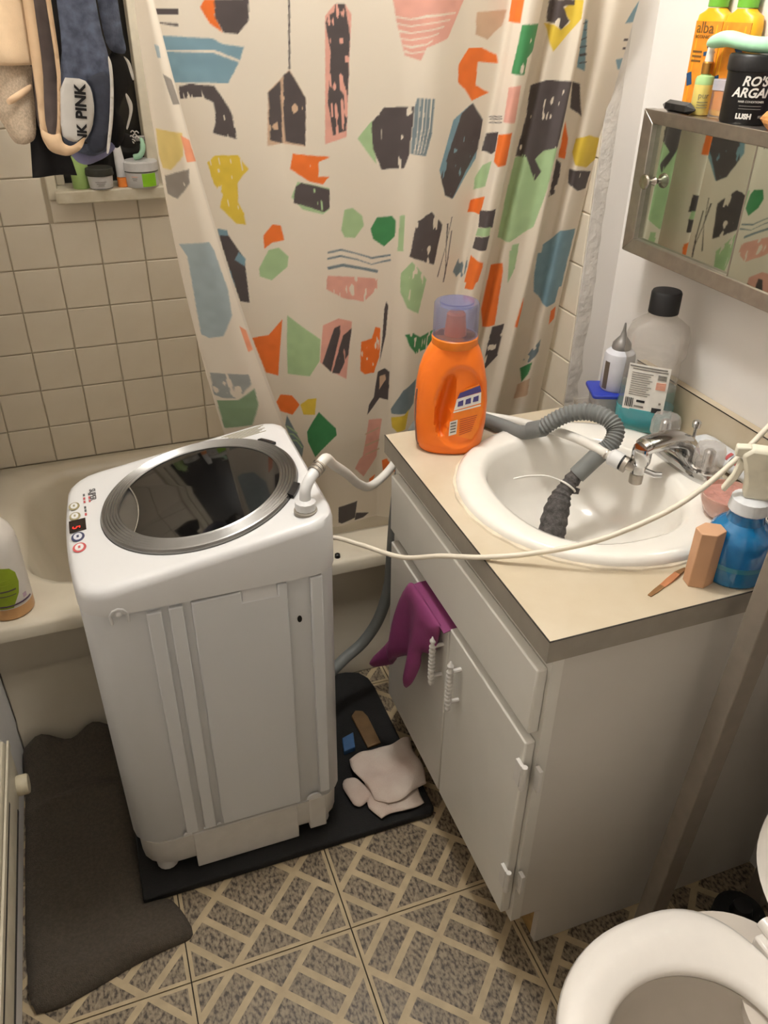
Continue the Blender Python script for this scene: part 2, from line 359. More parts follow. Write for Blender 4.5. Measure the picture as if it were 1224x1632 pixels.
# glazed wall tiles, one object each
TW = .1085; gap = .0013; tz0 = 1.0320-TW*6
_cache = {}
def wtile(parent, a0, a1, z0, z1, axis, face, depth=.0045):
    w, h = a1-a0-2*gap, z1-z0-2*gap
    if w < .006 or h < .006: return
    key = (round(w,4), round(h,4), axis)
    if key not in _cache:
        mb = MB(); c = .0022; d = depth
        r0 = [(0,0),(w,0),(w,h),(0,h)]; r1 = [(c,c),(w-c,c),(w-c,h-c),(c,h-c)]
        P = (lambda p, t: (p[0], -t, p[1])) if axis == 'y' else (lambda p, t: (-t, p[0], p[1]))
        mb.loft([[P(p,0) for p in r0], [P(p,d-.0015) for p in r0], [P(p,d) for p in r1]], cap0=False)
        me = bpy.data.meshes.new('wall_tile'); me.from_pydata(mb.v, [], mb.f); finish(me, ['wall_tile'], 0); _cache[key] = me
    me = _cache[key]
    link('wall_tile', me, parent, (a0+gap, face, z0+gap) if axis == 'y' else (face, a0+gap, z0+gap))
for i in range(-2, 12):
    for j in range(0, 13):
        a0, a1, z0, z1 = -.6688+i*TW, -.6688+(i+1)*TW, tz0+j*TW, tz0+(j+1)*TW
        a0, a1 = max(a0, XL), min(a1, XJ-.006)
        if a1 <= a0: continue
        if z1 > WZ0 and a1 > WX0 and a0 < WX1:
            if a0 < WX0: wtile(wall_back, a0, WX0, z0, z1, 'y', YB)
            if a1 > WX1: wtile(wall_back, WX1, a1, z0, z1, 'y', YB)
            if z0 < WZ0: wtile(wall_back, max(a0,WX0), min(a1,WX1), z0, WZ0, 'y', YB)
        else: wtile(wall_back, a0, a1, z0, z1, 'y', YB)
tile_backing = build(MB().box(XJ-.001, XJ, .803, YB, .38, 1.80), 'tile_backing', 'grout', wall_tub_end, smooth=0)
for i in range(0, 7):
    for j in range(0, 13): wtile(wall_tub_end, .803+i*TW, min(.803+(i+1)*TW, YB-.001), tz0+j*TW, tz0+(j+1)*TW, 'x', XJ-.001, .004)
# rough plaster strip where the tiles stop
rng = random.Random(4); zs_ = [.10+.03*i for i in range(60)]
ps = MB(); ring = []
for z in zs_:
    k = 1. if z < 1.0 else .25; xb = .538+rng.uniform(-.006,.005)*k; ring.append([(XJ-.003, .803, z), (XJ-.003-rng.random()*.001*k, .7990-rng.random()*.0015*k, z), (XJ+.012+rng.uniform(-.004,.004)*k, .7985-rng.random()*.002*k, z), (xb-.006, .7990-rng.random()*.001*k, z), (xb, .7998, z), (xb, .803, z)])
ps.loft(ring); tag(build(ps, 'trim_1', 'wall_plaster'), kind='structure')
# window
win = struct(thing('window_1', None, None, ((WX0+WX1)/2, YB, WZ0)))
for n_, b_ in (('casing', (WX0, WX0+.024, YB-.014, YB+.08, WZ0, 1.95)), ('casing', (WX1-.045, WX1, YB-.014, YB+.08, WZ0, 1.95)), ('casing', (WX0+.024, WX1-.045, YB-.010, YB+.08, 1.91, 1.95))):
    build(MB().box(*b_), n_, 'frame_paint', win, bevel=.003)
build(MB().box(WX0+.018, WX1-.002, YB-.052, YB+.07, WZ0-.004, WZ0+.026), 'sill', 'sill_paint', win, bevel=.004, seg=3)
build(MB().box(WX0+.024, WX1-.045, YB+.055, YB+.062, WZ0+.026, 1.91), 'pane', 'night_glass', win, smooth=0)
build(MB().box(WX0+.024, WX0+.044, YB+.03, YB+.055, WZ0+.026, 1.91), 'sash', 'frame_paint', win, bevel=.002)
# ---------------------------------------------------------------- ceiling lamp (lights the room)
lamp = thing('ceiling_lamp', 'round opal glass ceiling lamp over the washing machine', 'lamp', (LAMP_AT[0], LAMP_AT[1], ZC))
build(MB().lathe([(0,0),(.09,0),(.09,-.02),(.05,-.035),(0,-.035)], (LAMP_AT[0], LAMP_AT[1], ZC)), 'ceiling_plate', 'lamp_base', lamp)
build(MB().lathe([(.09*math.sin(PI*k/14), LAMP_AT[2]-ZC-.09*math.cos(PI*k/14)) for k in range(15)], (LAMP_AT[0], LAMP_AT[1], ZC), n=28), 'globe', 'lamp_globe', lamp)
# ---------------------------------------------------------------- bathtub
tub = thing('bathtub', 'beige built-in bathtub behind the washing machine', 'bathtub', (-.13, 1.17, 0))
ty0, ty1 = .80, 1.541; o_ = (-.165, 1.20); rect = (XL+.002, XJ-.006, ty0, ty1); A_ = angles(96, o_, rect)
cx_, cy_, hx_, hy_ = (rect[0]+rect[1])/2, (ty0+ty1)/2, (rect[1]-rect[0])/2, (ty1-ty0)/2
icx, icy, ihx, ihy = -.165, 1.205, .595, .275
R_ = [ray_ring(o_, A_, .352, cx_, cy_, hx_, hy_), ray_ring(o_, A_, .378, cx_, cy_, hx_, hy_), ray_ring(o_, A_, .386, cx_, cy_, hx_-.008, hy_-.008),
      ray_ring(o_, A_, .385, icx, icy, ihx+.02, ihy+.02, .17), ray_ring(o_, A_, .380, icx, icy, ihx+.004, ihy+.004, .16), ray_ring(o_, A_, .355, icx, icy, ihx-.01, ihy-.008, .15),
      ray_ring(o_, A_, .20, icx, icy, ihx-.05, ihy-.035, .14), ray_ring(o_, A_, .09, icx, icy, ihx-.10, ihy-.06, .13), ray_ring(o_, A_, .07, icx, icy, ihx-.16, ihy-.11, .1)]
build(MB().loft(R_, cap0=False), 'basin', 'tub_enamel', tub, smooth=50)
ap = [(.812,.352),(.818,.340),(.818,.262),(.826,.250),(.826,.235),(.832,.10),(.822,.08),(.822,.0),(.86,.0),(.86,.352)]
build(MB().prism([(y,z) for y,z in ap], 'x', rect[0], rect[1]), 'apron', 'tub_enamel', tub, bevel=.003)
build(MB().prism([(.8095,.3535),(.812,.3495),(.816,.3515),(.816,.3545)], 'x', rect[0], rect[1]), 'lip_line', 'dark_line', tub, smooth=0)  # thin dark strip along the line where rim lip and apron meet
# ---------------------------------------------------------------- vanity cabinet
van = thing('vanity_cabinet', 'grey-white painted vanity cabinet with two doors under the sink', 'cabinet', (.30, .32, 0))
y0, y1 = .014, .632; x0 = .020
side = [(x0,.105),(x0+.06,.105),(x0+.06,0),(XW-.002,0),(XW-.002,.750),(x0,.750)]
build(MB().prism(side, 'y', y0, y0+.016), 'side_panel', 'vanity_side', van, bevel=.0015)
build(MB().prism(side, 'y', y1-.016, y1), 'side_panel', 'vanity_side', van, bevel=.0015)
ff = MB()
ff.box(x0-.001, x0+.018, y0-.0012, y0+.045, .105, .750).box(x0-.001, x0+.018, y1-.045, y1+.0012, .105, .750).box(x0-.001, x0+.018, y0+.045, y1-.045, .69, .750).box(x0-.001, x0+.018, y0+.045, y1-.045, .545, .60).box(x0-.001, x0+.018, y0+.045, y1-.045, .105, .15)
build(ff, 'face_frame', 'vanity_paint', van, smooth=0)
build(MB().box(x0+.062, x0+.074, y0+.016, y1-.016, 0, .105), 'toe_kick', 'raw_wood', van)
build(MB().box(x0+.02, XW-.01, y0+.017, y1-.017, .105, .118), 'bottom_panel', 'vanity_paint', van)
build(MB().box(x0-.019, x0-.001, .020, .612, .588, .716), 'drawer_front', 'vanity_paint', van, bevel=.003)
def spindle(yc, zc, parent):
    prof = [(0,-.058),(.003,-.057),(.0055,-.053),(.0055,-.049),(.003,-.046)]
    for k in range(9):
        z = -.042+k*.0095; prof += [(.0048,z),(.0066,z+.002),(.0066,z+.005),(.0045,z+.007)]
    prof += [(.0032,.046),(.006,.049),(.006,.053),(.0035,.056),(.002,.062),(0,.064)]
    mb = MB().lathe(prof, (-.020, yc, zc), n=14)
    for dz in (-.036, .038):
        mb.tube([(-.019,yc,zc+dz),(.002,yc,zc+dz)], .0040, 8)
    build(mb, 'handle', 'skirt_white', parent)
def hinge(yc, zc, parent):
    mb = MB().box(-.0055, .001, yc+.004, yc+.022, zc-.024, zc+.024).box(x0-.004, x0+.003, yc-.016, yc-.002, zc-.024, zc+.024)
    mb.lathe([(0,-.026),(.005,-.026),(.005,.026),(0,.026)], (-.001, yc, zc), n=10)
    build(mb, 'hinge', 'skirt_white', parent, bevel=.001)
dr = build(MB().box(x0-.019, x0-.001, .022, .304, .126, .566), 'door', 'vanity_paint', van, bevel=.003)
dl = build(MB().box(x0-.019, x0-.001, .308, .606, .126, .560), 'door', 'vanity_paint', van, bevel=.003)
spindle(.250, .478, dr); spindle(.328, .472, dl); hinge(.012, .500, dr); hinge(.012, .235, dr)
# worktop with its hole for the sink
wt = thing('worktop', 'cream laminate worktop with grey edge and backsplash', 'worktop', (.28, .32, .75))
sc_ = (.275, .333); rect = (0., XW-.022, 0., .646); A_ = angles(72, sc_, rect)
rc = lambda z: ray_ring(sc_, A_, z, (rect[0]+rect[1])/2, .323, (rect[1]-rect[0])/2, .323)
ci = lambda z, r: [(sc_[0]+r*math.cos(a), sc_[1]+r*math.sin(a), z) for a in A_]
build(MB().loft([rc(.752), rc(HC), ci(HC,.222), ci(.752,.222), rc(.752)], False, False), 'slab', 'worktop_cream', wt, smooth=30)
build(MB().box(-.0015, 0, -.0015, .646, .750, HC-.0006).box(0, XW-.002, -.0015, 0, .750, HC-.0006), 'edge_band', 'edge_grey', wt, smooth=0)
build(MB().box(-.002, .0002, -.002, .646, HC-.0006, HC+.0001).box(0, XW-.002, -.002, .0002, HC-.0006, HC+.0001), 'edge_seam', 'dark_line', wt, smooth=0)
build(MB().box(XW-.021, XW-.001, .0, .646, .752, HC+.084), 'backsplash', 'worktop_cream', wt, bevel=.0012)
build(MB().box(XW-.0216, XW-.0205, .0, .646, HC+.0832, HC+.0850), 'splash_seam', 'dark_line', wt, smooth=0)
build(MB().loft([[(sc_[0]+(r+.0012*math.sin(k*1.7))*math.cos(2*PI*k/96), sc_[1]+(r+.0012*math.sin(k*1.7))*math.sin(2*PI*k/96), z) for k in range(96)] for r, z in ((.238,HC+.0001),(.2465,HC+.0002),(.2450,HC+.0030),(.2390,HC+.0050),(.238,HC+.0001))], False, False), 'caulk_bead', 'caulk', wt)
# sink
sink = thing('sink', 'round white china sink set into the cream worktop', 'sink', (sc_[0], sc_[1], HC))
def se(cx, cy, rx, ry, z, n=64, p=2.4):
    out = []
    for i in range(n):
        a = 2*PI*i/n; c, s = math.cos(a), math.sin(a); out.append((cx+rx*math.copysign(abs(c)**(2/p), c), cy+ry*math.copysign(abs(s)**(2/p), s), z))
    return out
bx = sc_[0]-.022
rg = [se(*sc_,.241,.241,HC+.001,p=2), se(*sc_,.240,.240,HC+.010,p=2), se(*sc_,.233,.233,HC+.016,p=2), se(*sc_,.222,.222,HC+.018,p=2), se(bx,sc_[1],.170,.190,HC+.0165), se(bx,sc_[1],.160,.181,HC+.012), se(bx,sc_[1],.153,.174,HC-.004),
      se(bx,sc_[1],.147,.166,HC-.045), se(bx,sc_[1],.136,.153,HC-.085), se(bx+.005,sc_[1],.108,.122,HC-.118,p=2.2), se(bx+.01,sc_[1],.06,.07,HC-.136,p=2), se(bx+.012,sc_[1],.022,.022,HC-.142,p=2)]
build(MB().loft(rg, cap0=False), 'basin', 'sink_china', sink, smooth=60)
build(MB().lathe([(0,0),(.021,0),(.021,.002),(.016,.003),(0,.001)], (bx+.012, sc_[1], HC-.1415), n=20), 'drain_ring', 'chrome', sink)
# faucet
fy = .335; fz = HC+.0175; fxc = .462
fau = thing('faucet', 'chrome two-handle faucet with clear acrylic knobs', 'faucet', (fxc, fy, fz))
build(MB().loft([se(fxc,fy,.027,.088,fz,40,3), se(fxc,fy,.027,.088,fz+.012,40,3), se(fxc,fy,.024,.084,fz+.022,40,3), se(fxc,fy,.018,.07,fz+.025,40,3)]), 'base', 'chrome', fau, smooth=50)
sp = smooth_path([(fxc+.012,fy,fz+.018),(fxc-.005,fy-.001,fz+.045),(fxc-.04,fy-.003,fz+.056),(fxc-.085,fy-.005,fz+.054),(fxc-.100,fy-.006,fz+.050)], 6)
mb = MB(); rings = []
for i, p in enumerate(sp):
    t = i/(len(sp)-1); w = .024-.006*t; h = .016-.004*t
    d = (sp[min(i+1,len(sp)-1)]-sp[max(i-1,0)]).normalized(); sd = Vector((0,1,0)); upv = d.cross(sd).normalized()*-1
    rings.append([p+sd*w*math.copysign(abs(math.cos(2*PI*k/16))**.7, math.cos(2*PI*k/16))+upv*h*math.copysign(abs(math.sin(2*PI*k/16))**.7, math.sin(2*PI*k/16)) for k in range(16)])
mb.loft(rings); build(mb, 'spout', 'chrome', fau, smooth=60)
tipx, tipy = fxc-.098, fy-.006
build(MB().lathe([(0,.012),(.016,.012),(.0175,.006),(.0175,-.016),(.015,-.022),(0,-.022)], (tipx, tipy, fz+.04), n=20), 'spout_tip', 'chrome', fau)
for s_ in (-1, 1):
    kc = (fxc, fy+s_*.062, fz+.024); prof = [(.010,-.001),(.021,.001),(.0255,.010),(.0255,.032),(.022,.042),(.012,.045),(.0,.042)]
    n = 40; rr_ = []
    for r, z in prof: rr_.append([(kc[0]+r*(1+(.045 if k % 4 < 2 else -.03))*math.cos(2*PI*k/n), kc[1]+r*(1+(.045 if k % 4 < 2 else -.03))*math.sin(2*PI*k/n), kc[2]+z) for k in range(n)])
    kn = build(MB().loft(rr_), 'knob', 'acrylic', fau, smooth=30)
    build(MB().lathe([(0,-.002),(.010,-.002),(.010,.03),(.006,.034),(0,.034)], kc, n=14), 'knob_core', 'chrome', kn)
    build(MB().lathe([(0,0),(.024,0),(.024,.003),(.014,.006),(0,.006)], (kc[0],kc[1],kc[2]-.006), n=24), 'knob_collar', 'chrome', kn)
build(MB().lathe([(0,0),(.003,0),(.003,.045),(.007,.047),(.008,.056),(.005,.060),(0,.060)], (fxc+.018, fy+.004, fz+.02), n=12), 'lift_rod', 'chrome', fau)
# hose adapter hanging on the spout
ad = MB().lathe([(0,0),(.013,0),(.014,-.006),(.014,-.018),(.011,-.022),(0,-.022)], (tipx, tipy, fz+.020), n=18)
build(ad, 'adapter', 'chrome', fau)
build(MB().lathe([(0,0),(.011,0),(.012,-.004),(.012,-.018),(.0,-.018)], (tipx-.002, tipy, fz-.001), n=16), 'adapter_nozzle', 'steel', fau)
build(MB().tube([(tipx+.004,tipy-.008,fz+.008),(tipx+.018,tipy-.022,fz+.004),(tipx+.028,tipy-.030,fz+.006)], [.006,.006,.005], 10), 'adapter_lever', 'chrome', fau)
build(MB().tube([(tipx-.010,tipy+.004,fz+.011),(tipx-.024,tipy+.012,fz+.016)], .009, 14), 'adapter_inlet', 'steel', fau)
hx0 = Vector((tipx-.024, tipy+.012, fz+.016)); hdir = Vector((-.50, .78, .22)).normalized()
# ---------------------------------------------------------------- washing machine
WC = (-.39, .56); wbot = .02
was = thing('washing_machine', 'small white portable washing machine with a round smoked lid', 'washing machine', (WC[0], WC[1], wbot))
def bulge(p):
    x, y, z = p; t = max(0., (-.45-x)/.145); return (x-.014*t*t*max(0., 1-((y-.56)/.2)**2), y, z)
def ztop(x): return .747+.058*min(1.02, max(-.15, (x+.56)/.36))
lc = (-.378, .562); AW = angles(96)
def wr(z, hx=.205, hy=.188, r=.042, zf=None):
    R = [bulge(p) for p in ray_ring(lc, AW, z, WC[0], WC[1], hx, hy, r)]; return [(x, y, zf(x,y) if zf else z_) for x, y, z_ in R]
build(MB().loft([wr(.122, .199, .183), wr(.132, .205, .188), wr(.698, .206, .188)]), 'body', 'washer_white', was, smooth=40)
lm = lambda a, r, h: (lc[0]+r*math.cos(a), lc[1]+r*math.sin(a), ztop(lc[0]+r*math.cos(a))+h)
cov = MB().loft([wr(.6985,.207,.1965,.046), wr(0,.207,.1965,.046,lambda x,y: ztop(x)-.016), wr(0,.2045,.194,.046,lambda x,y: ztop(x)-.006), wr(0,.199,.188,.044,lambda x,y: ztop(x)-.0012), wr(0,.190,.179,.04,lambda x,y: ztop(x)), [lm(a,.1735,.0) for a in AW], [lm(a,.1728,-.006) for a in AW], [lm(a,.10,-.006) for a in AW]])
build(cov, 'top_cover', 'washer_top', was, smooth=40)
# lid
prof = [(.1722,-.005),(.1722,.004),(.1702,.008)]
for k in range(5): prof += [(.1682-k*.0052,.0092+k*.0004),(.1660-k*.0052,.0074+k*.0004)]
prof += [(.1425,.0105),(.1405,.0085),(.1405,-.005)]
AL = angles(120)
lid = build(MB().loft([[lm(a,r,h) for a in AL] for r,h in prof]+[[lm(a,.1722,-.005) for a in AL]], False, False), 'lid_ring', 'chrome_ring', was, smooth=12)
def arcx(y): return -.484-.016*((y-.575)/.09)**2
pts = [(.1405*math.cos(a)+lc[0], .1405*math.sin(a)+lc[1]) for a in AL]
gl = [(max(x, arcx(y)), y) for x, y in pts]; gr = [(max(min(x, arcx(y)-.0012), lc[0]-math.sqrt(max(0., .1405**2-(y-lc[1])**2))), y) for x, y in pts]
def dome(poly, h0, h1, t):
    c = (sum(p[0] for p in poly)/len(poly), sum(p[1] for p in poly)/len(poly)); rings = []
    for k in (1., .8, .55, .25, .02): rings.append([(c[0]+(x-c[0])*k, c[1]+(y-c[1])*k, ztop(c[0]+(x-c[0])*k)+h0+(h1-h0)*(1-k*k)) for x, y in poly])
    rings.insert(0, [(x, y, ztop(x)-t) for x, y in poly]); return MB().loft(rings)
build(dome(gl, .0075, .012, .004), 'lid_window', 'smoked_glass', was, smooth=40)
build(dome(gr, .0035, .0005, .004), 'lid_grip', 'chrome_ring', was, smooth=40)
build(MB().tube([(arcx(y)-.001, y, ztop(arcx(y))+.0078) for y in np.linspace(.478,.660,16)], .0012, 6), 'grip_edge', 'chrome', was)
for a0, a1 in ((28,40),(-38,-26)):
    mb = MB(); rs = []
    for k in range(7):
        a = math.radians(a0+(a1-a0)*k/6); rs.append([lm(a,.1685,.004), lm(a,.180,.002), lm(a,.180,.007), lm(a,.1685,.011)])
    build(mb.loft(rs), 'lid_hinge', 'black_plastic', was)
# front panel pressings
pf = .3645
def rib(xa, xb, za, zb, name='rib'):
    build(MB().box(xa, xb, pf, .376, za, zb), name, 'washer_white', was, bevel=.0022, seg=2)
rib(-.505,-.481,.138,.688); rib(-.470,-.447,.138,.690); rib(-.236,-.214,.150,.694)
fp = [(-.434,.138),(-.276,.138),(-.276,.694),(-.292,.694),(-.292,.672),(-.352,.672),(-.352,.694),(-.434,.692)]
build(MB().prism(fp, 'y', pf, .376), 'front_panel', 'washer_white', was, bevel=.0022)
build(MB().prism([(.3725,.672),(.3650,.672),(.3720,.694)], 'x', -.3515, -.2925), 'hand_grip', 'washer_top', was, smooth=0)
build(MB().tube([(-.558,.3655,.682),(-.558,.3645,.700),(-.552,.364,.7085),(-.545,.364,.711),(-.538,.364,.7085),(-.532,.3645,.700),(-.532,.3655,.682)], .0026, 8), 'panel_clip', 'washer_top', was)
build(MB().lathe([(0,0),(.006,0),(.004,.004),(0,.005)], (-.545,.3655,.700), n=14, R=Matrix.Rotation(PI/2,3,'X')), 'panel_screw', 'washer_top', was)
build(MB().lathe([(0,0),(.0042,0),(.0042,.0016),(0,.0016)], (-.256,.3725,.606), n=14, R=Matrix.Rotation(PI/2,3,'X'), sy=1.7), 'drain_hole', 'black_plastic', was)
for xc, zc, r in ((-.248,.140,.015),(-.503,.136,.008),(-.468,.140,.004),(-.442,.142,.004)):
    mb = MB(); n = 12; top = [(xc+r*math.cos(PI*k/n), .3635, zc+r*math.sin(PI*k/n)*.8) for k in range(n+1)]; bk = [(x, .3675, z) for x, y, z in top]
    m_ = n+1; mb.add(top+bk, [tuple(range(m_)), tuple(range(2*m_-1, m_-1, -1))]+[(k,(k+1) % m_,m_+(k+1) % m_,m_+k) for k in range(m_)]); build(mb, 'vent_scoop', 'washer_top', was)
sk = MB().loft([wr(.044,.190,.178,.05), wr(.060,.197,.186,.045), wr(.122,.198,.1865,.042)]); build(sk, 'skirt', 'skirt_white', was, smooth=40)
build(MB().box(-.494,-.283,.370,.39,.024,.126), 'skirt_flap', 'skirt_white', was, bevel=.002)
build(MB().box(-.258,-.222,.373,.39,.034,.126), 'skirt_flap', 'skirt_white', was, bevel=.002)
for fx_ in (-.55,-.23):
    for fy_ in (.41,.71): build(MB().lathe([(0,0),(.022,0),(.022,.012),(.016,.03),(0,.03)], (fx_,fy_,wbot), n=16), 'foot', 'skirt_white', was)
# controls (read from the left end)
def cmap(x, y, dz=.0): 
    return frame_map((x, y, ztop(x)+.0006+dz), (0,-1,.0), (1,0,.10))
def oval_ring(x, y, a, b, m_, fill):
    f = cmap(x, y); n = 24
    o1 = [f(a*math.cos(2*PI*k/n), b*math.sin(2*PI*k/n), 0) for k in range(n)]; o2 = [f(a*.8*math.cos(2*PI*k/n), b*.74*math.sin(2*PI*k/n), .0012) for k in range(n)]; o1b = [f(a*math.cos(2*PI*k/n), b*math.sin(2*PI*k/n), .0009) for k in range(n)]
    b_ = build(MB().loft([o1, o1b, o2]), 'button', m_, was)
    build(MB().loft([[f(a*.74*math.cos(2*PI*k/n), b*.66*math.sin(2*PI*k/n), .001) for k in range(n)], [f(a*.72*math.cos(2*PI*k/n), b*.64*math.sin(2*PI*k/n), .0018) for k in range(n)]]), 'button_cap', fill, b_)
    build(patch(shift(f, 0, 0), a*.5, b*.35, 2, 1, .0021), 'button_mark', m_, b_)
oval_ring(-.592,.645,.013,.0095,'gold_print','washer_top'); oval_ring(-.592,.610,.013,.0095,'gold_print','washer_top')
oval_ring(-.590,.541,.014,.011,'navy_print','frosted'); oval_ring(-.589,.507,.014,.011,'red_print','washer_top')
build(patch(cmap(-.589,.577), .038, .028, 4, 4, .001), 'display', 'display_black', was)
text('5', .019, shift(cmap(-.592,.577,.0011), .006, 0), 'display_digit', 'led', was)
text('SUPER', .015, cmap(-.5585,.668), 'maker_name', 'grey_print', was, offset=.0003)
for k, (dy, m_) in enumerate(((.675,'grey_print'),(.662,'red_print'),(.650,'red_print'),(.630,'grey_print'),(.619,'grey_print'),(.606,'red_print'))):
    build(patch(cmap(-.5735,dy), .008, .0035, 2, 1), 'mode_print', m_, was)
    if k < 3: build(patch(cmap(-.5645,dy-.002), .008, .003, 2, 1), 'mode_print', m_, was)
for k in range(7): build(patch(frame_map((-.265,.738-k*.0042,ztop(-.265)+.0004), (1,0,.16), (0,1,0)), .085-(k % 3)*.012, .0014, 2, 1), 'sticker_line', 'gold_print', was)
# water inlet elbow on top
ic = (-.228, .405, ztop(-.228))
inl = build(MB().lathe([(0,0),(.0195,0),(.0195,.004),(.016,.006),(0,.006)], ic, n=24), 'inlet_port', 'edge_grey', was)
# ---------------------------------------------------------------- inlet hose
ih = thing('inlet_hose', 'white water hose from the machine to the faucet', 'hose', (ic[0], ic[1], ic[2]+.006))
n = 36; build(MB().loft([[(ic[0]+.0165*(1+(.04 if k % 3 else 0))*math.cos(2*PI*k/n), ic[1]+.0165*(1+(.04 if k % 3 else 0))*math.sin(2*PI*k/n), ic[2]+z) for k in range(n)] for z in (.0065,.020)]+[[(ic[0]+.011*math.cos(2*PI*k/n), ic[1]+.011*math.sin(2*PI*k/n), ic[2]+.024) for k in range(n)]]), 'swivel_nut', 'washer_top', ih, smooth=25)
el = smooth_path([(ic[0],ic[1],ic[2]+.022),(ic[0]+.002,ic[1]+.003,ic[2]+.040),(ic[0]+.013,ic[1]+.012,ic[2]+.054),(ic[0]+.028,ic[1]+.026,ic[2]+.060)], 6)
build(MB().tube(el, .0095, 14), 'elbow', 'washer_top', ih)
e_ = Vector(el[-1]); d_ = Vector((.028,.026,.006)).normalized()
for k in range(3): build(MB().tube([e_-d_*(.008-k*.007), e_-d_*(.004-k*.007)], .0118, 14), 'hose_clamp', 'steel', ih)
e2 = hx0+hdir*.028
hp = smooth_path([e_, e_+d_*.03+V3(0,0,.002), (-.152,.494,.828), (-.112,.545,.775), (-.070,.598,.715), (-.025,.655,.672), (.030,.685,.690), (.075,.690,.760), (.12,.672,HC+.012), (.19,.650,HC+.012), (.245,.610,HC+.012), (.283,.545,HC+.020), (.302,.460,.826), e2+hdir*.03, e2], 8)
build(MB().tube(hp, .0088, 14), 'hose', 'hose_white', ih, smooth=60)
build(MB().tube([hx0+hdir*.002, hx0+hdir*.0062], .0142, 20), 'seal_ring', 'black_plastic', ih); build(MB().tube([hx0-hdir*.006, hx0+hdir*.0018], .0150, 20), 'metal_ring', 'steel', ih)
build(MB().tube([hx0+hdir*.006, hx0+hdir*.026, hx0+hdir*.030], [.0155,.0155,.011], 20), 'coupling', 'washer_top', ih, smooth=40)
for k in range(3): build(MB().tube([e2+hdir*(.006+k*.006), e2+hdir*(.0095+k*.006)], .0105, 16), 'hose_clamp', 'steel', ih)
# ---------------------------------------------------------------- drain hose
dh = thing('drain_hose', 'grey drain hose bent over the worktop into the sink', 'hose', (.23, .37, .70))
d1 = smooth_path([(-.180,.62,.185),(-.12,.665,.178),(-.078,.69,.186),(-.027,.705,.210),(.012,.708,.267),(.035,.705,.355),(.041,.702,.45),(.046,.700,.56),(.058,.695,.68),(.085,.685,.775),(.13,.665,HC+.022),(.19,.628,HC+.016),(.219,.577,HC+.018),(.236,.528,.812),(.254,.488,.833)], 8)
build(MB().tube(d1, .0135, 16), 'hose', 'hose_grey', dh, smooth=60)
d2 = smooth_path([(.252,.492,.831),(.271,.480,.852),(.297,.468,.869),(.323,.445,.879),(.342,.415,.878),(.349,.393,.864),(.338,.382,.846),(.324,.383,.830)], 9)
build(MB().tube(d2, [.0148+(.0018 if i % 2 else -.0006) for i in range(len(d2))], 16), 'corrugated_bend', 'hose_grey', dh, smooth=20)
build(MB().tube([(.243,.510,.823),(.258,.486,.838)], .0165, 16), 'bend_sleeve', 'hose_grey', dh)
d3 = smooth_path([(.326,.383,.832),(.312,.386,.818),(.297,.390,.800),(.280,.392,.782)], 6); build(MB().tube(d3, .0165, 16), 'hose_end', 'hose_grey', dh)
d4 = smooth_path([(.300,.390,.803),(.278,.392,.780),(.262,.389,.764),(.250,.384,.753),(.238,.374,.738),(.224,.360,.712),(.214,.345,.688),(.212,.335,.672)], 5)
build(MB().tube(d4, [.0145+.010*max(0.,math.sin((i/(len(d4)-1)-.38)*PI*1.35))+.0014*math.sin(i*2.1) for i in range(len(d4))], 16), 'lint_sock', 'sock_mesh', dh)
tz_ = Vector((.262,.389,.764)); td = (Vector((.250,.384,.753))-Vector((.278,.392,.780))).normalized(); tu = td.orthogonal().normalized(); tw = td.cross(tu)
build(MB().tube([tz_+(tu*math.cos(a)+tw*math.sin(a))*.0165 for a in np.linspace(0,2*PI,22)], .0020, 6), 'cable_tie', 'hose_white', dh)
build(MB().tube(smooth_path([tz_+V3(-.008,.014,.006), tz_+V3(-.03,.028,.012), tz_+V3(-.062,.042,.010), tz_+V3(-.085,.05,.004)], 5), .0018, 6), 'tie_tail', 'hose_white', dh)
build(MB().loft([[(.258,.384,.752),(.262,.394,.760),(.262,.390,.768)], [(.278,.374,.752),(.283,.380,.757),(.282,.377,.761)]]), 'sock_corner', 'sock_mesh', dh)
# power cord
pc = smooth_path([(-.186,.50,.655),(-.172,.452,.706),(-.127,.422,.700),(-.083,.337,.720),(-.045,.262,.764),(-.002,.200,HC+.0048),(.062,.164,.810),(.142,.125,.840),(.228,.103,.880),(.285,.100,.910),(.344,.104,.950),(.405,.117,.990),(.47,.135,1.03),(.545,.15,1.06)], 8)
cord = thing('power_cord', 'cream power cord hanging across the worktop in front of the sink', 'cord', (-.186,.50,.655))
build(MB().tube(pc, .0042, 10), 'cable', 'cord_white', cord, smooth=60)
build(MB().box(.540,.5715,.135,.165,1.045,1.075), 'plug', 'cord_white', cord, bevel=.004)
tag(build(MB().box(XW-.0035,XW-.0005,.115,.185,1.005,1.10), 'outlet', 'label_white', at=(XW,.15,1.05), bevel=.001), 'white wall outlet under the mirror cabinet where the cord ends', 'outlet')
